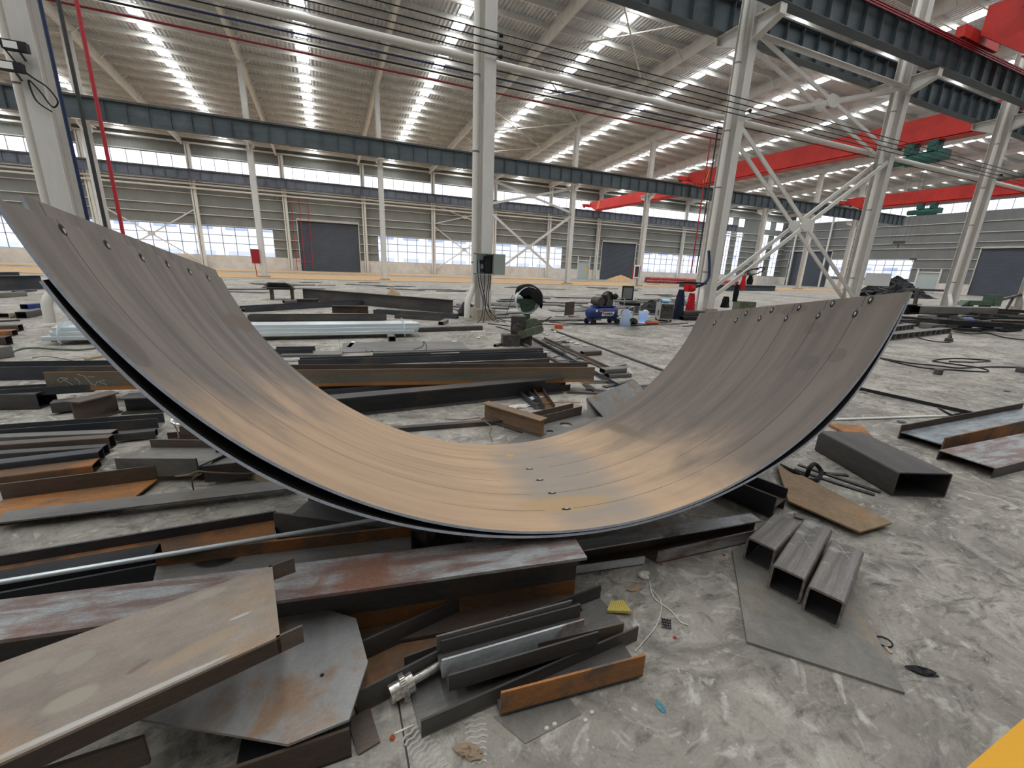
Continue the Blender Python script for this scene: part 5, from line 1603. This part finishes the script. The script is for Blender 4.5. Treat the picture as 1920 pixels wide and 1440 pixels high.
# --- things hung on the right-of-centre column
xq = X1(1)
def hang(name, px, py, Y, wd, ht, mat, label, cat, seed=1, bulge=.1):
    rnd = random.Random(seed)
    p = PY(px, py, Y)
    vs, fs = [], []
    n, k = 12, 9
    for i in range(k + 1):
        f_ = i / k
        wv_ = wd * (.35 + .65 * min(1, f_ * 1.5)) * (1 - .12 * max(0, f_ - .8) * 5)
        for j in range(n):
            a = 2 * math.pi * j / n
            rr = 1 + .16 * math.sin(a * 4 + i * .7 + seed)
            vs.append((wv_ / 2 * math.cos(a) * rr, bulge * math.sin(a) * rr, -ht * f_))
    for i in range(k):
        for j in range(n):
            j2 = (j + 1) % n
            fs.append((i * n + j, (i + 1) * n + j, (i + 1) * n + j2, i * n + j2))
    fs.append(tuple(range(n)))
    fs.append(tuple(range(k * n, k * n + n))[::-1])
    return tag(MB().add(vs, fs).obj(name, mat, T=Matrix.Translation(p)), label, cat)
hang('work_coat', 1278, 543, Y1 - .75, .42, 1.0, 'cloth_navy', 'navy work coat hanging left of the right-of-centre column', 'coat', 2)
hang('red_bag', 1298, 550, Y1 - .55, .34, .62, 'rag_red', 'red bag hanging beside the navy coat at the column', 'bag', 4)
rg = MB().box((-.16, -.1, -.12), (.12, .08, .12)).tube([(-.05, -.12, 0), (.1, -.12, -.02)], .09, 10)
tag(rg.obj('gas_regulator', ['rag_red'], T=Matrix.Translation(PY(1292, 540, Y1 - .55))), 'red gas regulator block above the red bag at the column', 'regulator')
wire('blue hose sagging against the right-of-centre column', [PY(1329, 470, Y1 - .2), PY(1330, 500, Y1 - .3), PY(1328, 522, Y1 - .35), PY(1316, 534, Y1 - .4), PY(1300, 538, Y1 - .4)], .05, 'cable_blue', 'hose', 'hose')
wire('black valve pipework above the red regulator at the column', [PY(1270, 530, Y1 - .5), PY(1290, 529, Y1 - .5), PY(1312, 531, Y1 - .5), PY(1325, 532, Y1 - .4)], .028, 'cable_black', 'pipe', 'pipe')
for a, b, z, lb in (((1281, 592), (1322, 592), .13, 'upper dark box tube stacked at the foot of the right-of-centre column'), ((1281, 601), (1322, 601), .0, 'lower dark box tube stacked at the foot of the right-of-centre column')):
    B(lb, RHS(.3, .15 if z else .13, .01), a, b, z, 'black_dark' if not z else 'mill_dark', 'nb', **TB)
# --- on the tall brace behind the curved plate
p = PY(1395, 516, Y1 - .3)
hang('rag', 1396, 516, Y1 - .42, .22, .5, 'rag_red', 'bright red rag hanging on the tall cross brace', 'rag', 6, .06)
hang('jacket', 1408, 516, Y1 - .3, .3, .34, 'cloth_black', 'black cap hanging behind the bright red rag', 'jacket', 7, .06)
hang('sleeve', 1383, 533, Y1 - .35, .2, .62, 'cloth_black', 'black sleeve of cloth hanging below the red rag on the brace', 'cloth', 9, .08)
hang('bag', 1362, 556, Y1 - .2, .36, .4, 'cloth_black', 'black bag hanging on the foot of the tall cross brace', 'bag', 10, .1)
wire('loop of black cable hung over the tall cross brace', [PY(1396, 514, Y1 - .4), PY(1402, 508, Y1 - .4), PY(1420, 503, Y1 - .4), PY(1432, 502, Y1 - .4), PY(1430, 508, Y1 - .4), PY(1415, 514, Y1 - .4), PY(1402, 513, Y1 - .4), PY(1408, 505, Y1 - .4), PY(1422, 505, Y1 - .4)], .022, 'cable_black')
tag(MB().box((-.32, -.25, 0), (.32, .25, .52)).obj('concrete_block', 'olive_green', smooth=False, T=Matrix.Translation(P(1392, 590)) @ Matrix.Rotation(R(-20), 4, 'Z')), 'mossy grey-green block behind the right rim of the curved plate', 'block')

# ================================================================== FAR FLOOR
def strip(label, pts, mat, h=.02, name='sand_strip', kind='stuff', cat='sand'):
    o = plate(label, pts, h, mat, name=name, cat=cat)
    if kind: o['kind'] = kind
    return o
def jag(x0, x1, y, amp, n=60, seed=0):
    rnd = random.Random(seed)
    return [(x0 + (x1 - x0) * i / n, y + rnd.uniform(-amp, amp)) for i in range(n + 1)]
def sandband(label, x0, x1, ya, yb, amp, seed):
    a = jag(x0, x1, ya, amp, 50, seed)
    b = jag(x0, x1, yb, amp, 50, seed + 1)[::-1]
    strip(label, [Vector((x, y, .004)) for x, y in a + b], 'sand', .025)
yA, yB = P(580, 524).y, P(580, 515.5).y
sandband('ochre band of sand along the far column row', -30, 36, yA, yB, .25, 1)
sandband('second ochre band of sand against the far wall', -30, 30, P(580, 512.5).y, 57.8, .2, 5)
sandband('ochre sand spread on the floor by the corner shutter', 44, 76, 33.5, 40.5, .7, 9)
heap('sand_heap', 1163, 527, 2.6, 1.3, .85, 'sand', 'low heap of ochre sand in front of the second roller shutter', 'sand heap', 12, 28, 8, rough=.06)
# red pipes stacked by the wall
rnd = random.Random(33)
ob_ = None
for i in range(34):
    px_, py_ = rnd.uniform(1700, 1925), rnd.uniform(578, 622)
    if py_ > 600 and px_ < 1790: continue
    T = Matrix.Translation(P(px_, py_, .02 + .1 * (i % 3))) @ Matrix.Rotation(R(rnd.uniform(-95, -35) if i % 3 else rnd.uniform(-30, 30)), 4, 'Z') @ Matrix.Diagonal((rnd.uniform(.5, 1.5), rnd.uniform(.7, 1.8), rnd.uniform(.6, 1.6), 1))
    if ob_ is None:
        ob_ = tag(MB().box((-.9, -.07, 0), (.9, .07, .1)).obj('steel_offcut', 'black_dark', smooth=False, T=T), 'dark steel bar in the clutter round the blue motor at the right', 'steel bar', 'dark bars cluttered round the blue motor')
    else:
        o = ob_.copy(); COL.objects.link(o); o.matrix_world = T
ra_, rb_ = P(1213, 530), P(1312, 534)
pipe = None
for i, (dy, dz) in enumerate(((0, 0), (.42, 0), (.84, 0), (.21, .36), (.63, .36))):
    q = MB().tube([(0, 0, 0), ((rb_ - ra_).length + (2 if dz else 5), 0, 0)], .21, 14) if pipe is None else None
    T = frame(ra_, rb_) @ Matrix.Translation((.5 * (i % 2), dy + .6, dz + .21))
    if pipe is None:
        pipe = tag(q.obj('red_pipe', 'pipe_red', T=T), 'dusty red pipe in the stack below the far wall windows', 'pipe', 'red pipes stacked by the far wall')
    else:
        o = pipe.copy(); COL.objects.link(o); o.matrix_world = T
B('long dark beam stack lying beyond the right-of-centre column, right part', H(.55, .5, .02, .03), (1340, 545), (1457, 546), 0, 'girder_paint', 'nb', **IB)
B('dark beam end left of the right-of-centre column, by the sand', H(.5, .4, .02, .03), (1272, 538), (1306, 540), 0, 'girder_paint', 'nb', **IB)
# steel trestle with flat bars
rt = local('trestle', P(525, 562), 'dark steel trestle carrying a pile of flat bars, left of centre', 'trestle')
tl = P(515, 560) - P(525, 562)
for i, px_ in enumerate((511, 549)):
    q = P(px_, 561) - P(525, 562)
    MB().box((q.x - .05, q.y - .2, 0), (q.x + .05, q.y + .2, .36)).obj('leg', 'mill_brown', parent=rt, smooth=False)
q0, q1 = P(504, 561) - P(525, 562), P(555, 561) - P(525, 562)
MB().box((q0.x, q0.y - .25, .36), (q1.x, q1.y + .25, .42)).obj('top_rail', 'mill_dark', parent=rt, smooth=False)
fb = None
base = P(525, 562)
for i in range(9):
    T = Matrix.Translation(base + Vector((random.uniform(-.06, .06), random.uniform(-.12, .12), .425 + .022 * i))) @ Matrix.Rotation(R(random.uniform(-12, 12)), 4, 'Z')
    if fb is None:
        fb = tag(MB().box((-.5, -.09, 0), (.5, .09, .02)).obj('flat_bar', 'mill_dark', smooth=False, T=T), 'dark flat bar in the pile on the steel trestle', 'flat bar', 'flat bars piled on the trestle')
    else:
        o = fb.copy(); COL.objects.link(o); o.matrix_world = T @ Matrix.Scale(1 - .05 * i, 4, (1, 0, 0))
# thin sheets and offcuts strewn over the far floor
rnd = random.Random(21)
sh = None
cnt = 0
while cnt < 100:
    px_, py_ = (rnd.uniform(420, 1290), rnd.uniform(527, 600)) if cnt % 2 else (rnd.uniform(890, 1290), rnd.uniform(556, 600))
    if py_ > 550 and (px_ < 880 or 1085 < px_ < 1290 and py_ > 590): continue
    if 940 < px_ < 1035 and py_ > 580: continue
    p = P(px_, py_, .006 + .004 * (cnt % 5))
    T = Matrix.Translation(p) @ Matrix.Rotation(R(rnd.uniform(-25, 25)), 4, 'Z') @ Matrix.Diagonal((rnd.uniform(.6, 2.4), rnd.uniform(.3, 1.1), rnd.uniform(.6, 2.5), 1))
    if sh is None:
        sh = tag(MB().box((-.6, -.3, 0), (.6, .3, .016)).obj('sheet_offcut', 'mill_dark', smooth=False, T=T), 'thin dark steel sheet lying flat on the floor beyond the centre column', 'steel sheet', 'thin steel sheets strewn on the far floor')
    else:
        o = sh.copy(); COL.objects.link(o); o.matrix_world = T
        if cnt % 3 == 0:
            if 'sheet_alt' not in bpy.data.meshes:
                me = sh.data.copy(); me.name = 'sheet_alt'; me.materials[0] = M['mill_grey']
            o.data = bpy.data.meshes['sheet_alt']
    cnt += 1
sh = None
for i in range(46):
    px_, py_ = (rnd.uniform(1000, 1250), rnd.uniform(590, 606)) if i < 20 else (rnd.uniform(1010, 1240), rnd.uniform(620, 742))
    if py_ > 620 and not (px_ < 1010 + (py_ - 600) * 1.9 and px_ > 985 + (py_ - 620) * .9): px_ = 1000 + (py_ - 610) * rnd.uniform(.9, 1.7)
    T = Matrix.Translation(P(px_, py_, .004 + .004 * (i % 6))) @ Matrix.Rotation(R(rnd.uniform(-60, 40)), 4, 'Z') @ Matrix.Diagonal((rnd.uniform(.5, 2.2), rnd.uniform(.5, 1.8), 1, 1))
    if sh is None:
        sh = tag(MB().box((-.16, -.022, 0), (.16, .022, .012)).obj('steel_scrap', 'mill_dark', smooth=False, T=T), 'small steel offcut among the litter right of the cut-off saw', 'scrap', 'small offcuts littering the floor by the saw')
    else:
        o = sh.copy(); COL.objects.link(o); o.matrix_world = T
pap = None
for i, (px_, py_) in enumerate(((1020, 625), (1032, 618), (1040, 622), (1026, 627), (1071, 641), (1082, 644), (1064, 635), (1024, 661), (940, 656), (948, 655), (1048, 634), (1056, 630), (1096, 648), (897, 633), (1013, 642), (1000, 612), (852, 640))):
    T = Matrix.Translation(P(px_, py_, .012)) @ Matrix.Rotation(R(rnd.uniform(0, 90)), 4, 'Z') @ Matrix.Diagonal((rnd.uniform(.5, 1.6), rnd.uniform(.5, 1.2), rnd.uniform(.6, 1.5), 1))
    if pap is None:
        mb = MB().ball((0, 0, 0), (.07, .05, .016), 9, 5)
        for v in mb.v: v += Vector((rnd.uniform(-.012, .012), rnd.uniform(-.012, .012), rnd.uniform(-.003, .003)))
        pap = tag(mb.obj('paper_scrap', 'dirty_white', T=T, smooth=False), 'crumpled white paper scrap in the litter round the cut-off saw', 'scrap', 'white paper scraps round the saw')
    else:
        o = pap.copy(); COL.objects.link(o); o.matrix_world = T
# bars running away from the saw towards the viewer
B('thin steel rail lying straight across the floor right of the saw', FL(.05, .03), (1262, 702), (1036, 619), .0, 'mill_dark', 'nb', **FB)
B('brown round pipe running from the saw towards the lettered beam', rod(.028), (1066, 692), (982, 648), .0, 'mill_brown', 'cb', name='steel_pipe', cat='pipe')
B('dark angle bar, longest of those fanning out from the saw', L(.06, .05, .006), (1199, 748), (1006, 640), .0, 'mill_blue', 'nb', **AN)
B('brown angle bar fanning out from the saw, right of the longest one', L(.07, .05, .006), (1162, 702), (1020, 636), .02, 'mill_brown', 'nb', **AN)
B('black bar fanning out from the saw, between pipe and longest angle', RHS(.06, .05, .005), (1060, 668), (996, 634), .0, 'black_dark', 'nb', **TB)
B('brown box tube stub lying on the floor right of the fanned bars', RHS(.11, .08, .006), (1094, 668), (1128, 666), .0, 'mill_brown', 'nb', **TB)
B('short grey channel, upper of the two where the fanned bars end', RHS(.14, .07, .006), (1134, 702), (1175, 699), .06, 'mill_grey', 'nb', **TB)
B('short grey channel, lower of the two where the fanned bars end', RHS(.16, .06, .006), (1142, 710), (1184, 708), .0, 'mill_grey', 'nb', **TB)
plate('flat grey sheet on the floor right of the fanned bars', [P(1063, 650), P(1115, 651), P(1120, 660), P(1085, 662)], .006, 'mill_grey')
for i, pts in enumerate(([(930, 612), (960, 622), (975, 640)], [(915, 607), (960, 612), (990, 618), (1012, 612)], [(1000, 607), (1060, 609), (1120, 608), (1200, 610), (1290, 606)], [(1030, 604), (1090, 607), (1150, 606), (1240, 609)], [(1310, 597), (1345, 603), (1330, 608), (1280, 612)])):
    wire('black cable lying on the floor around the saw and compressor, %s of the five' % ordw[i], [P(a, b_, .012) for a, b_ in pts], .013, 'cable_black')

# ================================================================== RIGHT BACKGROUND
hp = heap('scrap_heap', 1672, 557, 3.9, 1.5, 1.75, 'black_dark', 'big heap of dark scrap iron under the end wall windows', 'scrap heap', 17, 40, 14, rough=.2, rz=R(-20))
sb = None
hpP = P(1672, 557)
for i in range(40):
    a = rnd.uniform(0, 6.28); q = rnd.uniform(.1, .95)
    T = Matrix.Translation(hpP + Vector((3.9 * q * math.cos(a), 1.5 * q * math.sin(a) - .1, 1.6 * (1 - q) ** .9))) @ Euler((rnd.uniform(-.6, .6), rnd.uniform(-.6, .6), rnd.uniform(0, 6)), 'XYZ').to_matrix().to_4x4()
    if sb is None:
        sb = tag(MB().box((-.5, -.05, -.04), (.5, .05, .04)).obj('scrap_bar', 'mill_dark', smooth=False, T=T), 'dark scrap bar sticking out of the scrap iron heap', 'scrap', 'scrap bars in the heap by the end wall')
    else:
        o = sb.copy(); COL.objects.link(o); o.matrix_world = T
tag(MB().box((-.9, -.03, 0), (.9, .03, 1.1)).obj('board', 'board_grey', smooth=False, T=Matrix.Translation(PX(1642, 536, P(1660, 560).x + .5)) @ Matrix.Rotation(R(-55), 4, 'Z')), 'pale grey board standing at the left of the scrap iron heap', 'board')
rt = local('steel_table', P(1755, 577), 'dark steel frame like a table in front of the scrap heap', 'frame', R(-15))
MB().box((-2.2, -.5, 1.0), (.1, .5, 1.12)).obj('top_rail', 'mill_dark', parent=rt, smooth=False)
for x in (-2.1, 0):
    MB().bar((x, -.4, 0), (x - .12, -.4, 1.0), .14, .14).obj('leg', 'mill_dark', parent=rt, smooth=False)
B('dark box beam on supports behind the right rim of the curved plate', RHS(.45, .3, .012), (1723, 588), (1869, 590), .25, 'mill_grey', 'nb', **TB)
B('black beam end just right of the curved plate rim', H(.4, .3, .012, .015), (1700, 590), (1724, 589), .2, 'black_dark', 'nb', **IB)
B('pale flat beam under the dark box beam at the right', FL(.5, .06), (1748, 597), (1872, 596), .1, 'mill_grey', 'nb', **FB)
B('long dark beam nearest behind the blue motor at the right', HS(.35, .2, .012, .014), (1695, 612), (1790, 614), .0, 'mill_dark', 'nb', **IB)
B('grey box tube pointing left from the blue motor', RHS(.25, .18, .01), (1722, 615), (1770, 620), .0, 'mill_grey', 'nb', **TB)
B('brown channel at the far right edge', U(.4, .2, .012), (1854, 600), (1960, 600), .1, 'mill_brown', 'nb', **CH)
B('second brown beam at the right edge, in front of the channel', H(.3, .25, .012, .014), (1862, 616), (1990, 617), .0, 'mill_brown', 'nb', **IB)
B('slanting grey tube between the blue motor and the box beam', RHS(.16, .14, .008), (1820, 606), (1856, 593), .05, 'mill_grey', 'nb', **TB)
def notched(label, a, b, n):
    A_, B_ = P(*a), P(*b)
    T = frame(A_, B_)
    Ln = (B_ - A_).length
    rt = empty('slotted_channel', label=label, cat='steel channel', T=T)
    MB().box((0, 0, .15), (Ln, .25, .165)).box((0, 0, 0), (Ln, .25, .012)).obj('flange', 'mill_grey', parent=rt, smooth=False)
    for i in range(n):
        x = Ln * (i + .5) / n
        MB().box((x - .02, .005, .012), (x + .02, .245, .15)).obj('rib', 'mill_grey', parent=rt, smooth=False)
notched('ribbed grey channel on the floor right of the curved plate rim, the nearer', (1660, 640), (1786, 625), 12)
notched('ribbed grey channel on the floor right of the curved plate rim, the farther', (1672, 623), (1716, 617), 6)
rt = local('electric_motor', P(1800, 617), 'blue electric motor lying on the floor at the right', 'motor', R(-20))
MB().tube([(-.2, 0, .22), (.25, 0, .22)], .2, 16).obj('housing', 'tank_blue', parent=rt)
MB().tube([(-.36, 0, .22), (-.2, 0, .22)], .24, 16).obj('gearbox', 'motor_grey', parent=rt)
MB().box((-.3, -.2, 0), (.3, .2, .06)).obj('foot', 'mill_dark', parent=rt, smooth=False)
rt = local('green_machine', P(1828, 583), 'long dark green machine in front of the wide shutter at the right', 'machine', R(-8))
MB().box((-1.1, -.25, .35), (1.2, .25, .6)).prism([(-1.6, -.2, .32), (-1.1, -.2, .35), (-1.1, -.2, .6), (-1.3, -.2, .5)], (0, .4, 0)).obj('bed', 'machine_green', parent=rt, smooth=False)
MB().box((.9, -.3, .3), (1.5, .3, .95)).obj('head', 'machine_green', parent=rt, smooth=False)
for x in (-.8, .7):
    MB().box((x - .12, -.22, 0), (x + .12, .22, .35)).obj('leg', 'motor_grey', parent=rt, smooth=False)
MB().bar((1.5, 0, .6), (3.6, 0, 1.0), .12, .12).bar((3.0, 0, .9), (2.7, 0, 0), .1, .1).obj('arm', 'mill_dark', parent=rt, smooth=False)
wire('dark cable snaking in front of the blue motor at the right', [P(a, b_, .014) for a, b_ in ((1790, 622), (1820, 626), (1850, 625), (1880, 632), (1915, 637), (1960, 640))], .018, 'cable_black')
rt = local('clamp', P(1778, 640), 'small grey clamp on the floor at the end of a cable, right of the plate', 'clamp', R(10))
MB().box((-.12, -.06, 0), (.14, .06, .08)).tube([(-.1, 0, .06), (0, 0, .18), (.12, 0, .1)], .03, 8).obj('jaw', 'motor_grey', parent=rt)
MB().tube([(.1, 0, .05), (.3, .03, .04)], .02, 8).obj('screw', 'mill_dark', parent=rt)
for px_, py_, r_, h_, lb in ((1758, 702, .06, .09, 'short round steel plug standing on the right floor'), (1915, 698, .08, .1, 'dark steel plug at the right edge of the floor'),):
    tag(MB().lathe([(r_, 0), (r_, h_ * .9), (r_ * .9, h_)], 14).obj('steel_plug', 'mill_dark', T=Matrix.Translation(P(px_, py_))), lb, 'steel plug')
for px_, py_, mt, lb in ((1740, 658, 'dirty_white', 'pale round scrap on the right floor above the black cables'), (1888, 733, 'mill_dark', 'small dark chip on the right floor near the edge'), (1690, 790, 'mill_dark', 'small dark chip on the floor below the white plastic pipe'), (1620, 735, 'mill_grey', 'thin grey sliver beside the long black angle bar')):
    tag(MB().ball((0, 0, 0), (.055, .04, .008), 10, 4).obj('scrap', mt, T=Matrix.Translation(P(px_, py_, .008))), lb, 'scrap')

# ================================================================== LITTER AND MARKS IN FRONT
ye_ = MB().add([P(1809, 1442, .002), P(1960, 1312, .002), P(2300, 1500, .002), P(1950, 1800, .002)], [(0, 1, 2, 3)])
tag(struct(ye_.obj('floor_marking', 'yellow_paint', smooth=False)), 'yellow painted line on the floor in the lower right corner')
def crumple(name, px, py, sx_, sy_, sz_, mat, label, cat='scrap', seed=0, z=0., rz=0, n=14, k=8):
    rn = random.Random(seed)
    mb = MB().ball((0, 0, 0), (1, 1, 1), n, k)
    for v in mb.v:
        f_ = 1 + rn.uniform(-.32, .32)
        v.x *= sx_ * f_; v.y *= sy_ * (1 + rn.uniform(-.3, .3)); v.z = max(-.6, v.z + rn.uniform(-.4, .4)) * sz_
    o = mb.obj(name, mat, smooth=False, T=Matrix.Translation(P(px, py, z + sz_ * .62)) @ Matrix.Rotation(rz, 4, 'Z'))
    return tag(o, label, cat)
crumple('crumpled_paper', 1208, 1078, .03, .026, .018, 'dirty_white', 'crumpled pale paper on the floor by the grey angle bar', seed=1)
crumple('crumpled_paper', 1190, 1102, .045, .02, .007, 'skin_brown', 'flattened brown paper below the crumpled pale one', seed=2)
crumple('crumpled_paper', 880, 1408, .042, .022, .012, 'skin_brown', 'crushed brown leaf of paper on the floor at the bottom centre', seed=3, rz=R(-35))
crumple('blue_scrap', 1238, 1324, .012, .022, .005, 'teal_scrap', 'small teal scrap on the floor in front of the pile', seed=4)
crumple('dark_tuft', 1728, 1258, .05, .018, .01, 'black_dark', 'dark tuft of dirt on the floor right of the pointed plate', seed=5, rz=R(-40))
gl_ = MB()
gp = [P(1138, 1146, .02), P(1146, 1128, .02), P(1170, 1127, .02), P(1184, 1148, .02)]
for i in range(9):
    t0, t1 = i / 9, (i + .62) / 9
    a, b_ = gp[0].lerp(gp[3], t0), gp[0].lerp(gp[3], t1)
    c_, d_ = gp[1].lerp(gp[2], t1), gp[1].lerp(gp[2], t0)
    gl_.prism([a, b_, c_, d_], (0, 0, .006))
gl_.prism([p_ - Vector((0, 0, .008)) for p_ in gp], (0, 0, .01))
tag(gl_.obj('glove', 'glove_yellow', smooth=False, origin=gp[0]), 'ribbed yellow work glove cuff lying at the end of the dark channel', 'glove')
mp = MB()
for i in range(4):
    a, b_ = P(1241 + i * 5, 1158 + i, .004), P(1246 + i * 4, 1176 + i, .004)
    mp.bar(a, b_, .003, .003)
    mp.bar(P(1240, 1160 + i * 5, .006), P(1258, 1164 + i * 5, .006), .003, .003)
tag(mp.obj('mesh_scrap', 'black_dark', smooth=False, origin=P(1248, 1168, .003)), 'scrap of black wire mesh on the floor in front', 'wire mesh')
rgp = [P(1657 + 17 * math.cos(a / 10 * 2 * math.pi), 1203 + 8 * math.sin(a / 10 * 2 * math.pi) + 6 * math.cos(a / 10 * 2 * math.pi), .004) for a in range(11)]
wire('thin black wire ring on the floor beside the pointed plate', rgp, .003, 'cable_black', 'wire_ring', 'wire')
B('short wooden stick beside the black wire ring', FL(.012, .006), (1656, 1212), (1668, 1226), .0, 'wood', 'nb', name='wooden_stick', cat='wood')
wire('white thread trailing over the floor in front of the pile', [P(a, b_, .004) for a, b_ in ((1222, 1105), (1240, 1130), (1232, 1170), (1205, 1205), (1190, 1222))], .0022, 'dirty_white', 'thread', 'thread')
wire('pale twisted cord on the floor near the crumpled paper', [P(a, b_, .004) for a, b_ in ((1218, 1090), (1226, 1120), (1258, 1145), (1275, 1165), (1290, 1172))], .003, 'dirty_white', 'cord', 'cord')
crumple('bottle_cap', 736, 1383, .008, .008, .008, 'orange_scrap', 'small brown cap on the floor beside the flat plate', seed=6)
B('thin pale stick beside the small brown cap', FL(.006, .003), (740, 1378), (775, 1362), .0, 'dirty_white', 'nb', name='stick', cat='stick')
for i, (px_, py_) in enumerate(((1025, 1365), (1040, 1357), (1110, 1335), (1098, 1350), (1265, 1195), (1358, 1040), (1240, 1058))):
    tag(MB().ball((0, 0, 0), (.009, .007, .004), 8, 4).obj('chip', 'dirty_white' if i < 4 else 'hose_red', T=Matrix.Translation(P(px_, py_, .003))), 'tiny %s chip on the floor in front, %s of the scattered chips' % ('white' if i < 4 else 'red', ordw[i]), 'chip')
# dusty boot prints with ribbed soles
def boot(label, px, py, ang, ln_, wd_):
    mb = MB()
    n_ = 11
    for i in range(n_):
        f_ = (i + .5) / n_
        ww = wd_ * (.75 + .25 * math.sin(f_ * 3.1)) * (1 if f_ > .35 else .8)
        y0 = ln_ * (f_ - .5)
        for k in range(4):
            x0, x1 = -ww / 2 + ww * k / 4, -ww / 2 + ww * (k + 1) / 4
            mb.add([(x0, y0 - .004 + .006 * (k % 2), 0), (x1, y0 - .004 + .006 * ((k + 1) % 2), 0), (x1, y0 + .003 + .006 * ((k + 1) % 2), 0), (x0, y0 + .003 + .006 * (k % 2), 0)], [(0, 1, 2, 3)])
    o = mb.obj('boot_print', 'dust_pale', smooth=False, T=Matrix.Translation(P(px, py, .0012)) @ Matrix.Rotation(R(ang), 4, 'Z'))
    tag(struct(o), label)
plain('dust_pale', (176, 172, 162), .95)
boot('dusty boot print on the floor in front of the small pile', 893, 1372, -12, .2, .075)
boot('second dusty boot print left of the first one, at the bottom centre', 800, 1412, 25, .19, .08)
# wires on the left pile
wire('rusty wire bent over the short channels left of the curved plate', [P(330, 893, .1), P(355, 890, .17), P(372, 884, .2), P(400, 886, .19), P(460, 888, .15), P(520, 884, .1)], .006, 'wire_rust', 'wire', 'wire')
wire('rusty wire end hanging down from the short channels', [P(378, 888, .19), P(362, 897, .14), P(361, 910, .08), P(366, 928, .02)], .005, 'wire_rust', 'wire', 'wire')
wire('bright bent steel hook beside the left of the curved plate', [P(352, 796, .16), P(330, 795, .16), P(322, 788, .17), P(330, 782, .18), P(350, 781, .18)], .011, 'bright_steel', 'steel_hook', 'hook')
wire('steel wire hanging from the bright hook into the pile', [P(324, 792, .16), P(332, 806, .1), P(336, 822, .05)], .006, 'wire_rust', 'wire', 'wire')
# scraps in the hollow
crumple('foil_scrap', 1005, 748, .1, .04, .03, 'galvanised', 'crumpled foil scrap in the hollow behind the crosswise beam', seed=8)
crumple('paper_scrap', 972, 762, .13, .06, .015, 'dirty_white', 'flattened white bag in the hollow behind the crosswise beam', seed=9)
wire('long copper brown wire lying behind the plate with holes', [P(1000, 757, .02), P(1030, 755, .05), P(1060, 754, .06), P(1088, 755, .03)], .006, 'copper', 'wire', 'wire')
wire('thin wire on the floor left of the crosswise beam', [P(833, 785, .01), P(860, 787, .02), P(878, 786, .04), P(900, 783, .02)], .005, 'wire_rust', 'wire', 'wire')
wire('wire twisted down in front of the crosswise beam', [P(905, 788, .06), P(922, 800, .05), P(918, 812, .03), P(924, 828, .005)], .005, 'wire_rust', 'wire', 'wire')
wire('curled wire tangle on the grey sheet in the hollow', [P(686, 654, .02), P(690, 660, .1), P(700, 659, .06), P(718, 676, .02)], .006, 'hose_dark', 'wire', 'wire')
wire('tangle of thin wire right in the hollow by the grey sheets', [P(776, 655, .02), P(792, 650, .12), P(794, 640, .2), P(800, 650, .12), P(795, 660, .04), P(782, 664, .02)], .007, 'hose_dark', 'wire', 'wire')
B('white bent strip standing on the grey sheet in the hollow', FL(.07, .012), (658, 652), (667, 641), .0, 'white_plastic', 'nb', name='plastic_strip', cat='strip')
B('white stick on the floor below the long dark bar right of the bundle', FL(.05, .03), (885, 624), (911, 623), .0, 'white_plastic', 'nb', name='plastic_strip', cat='strip')
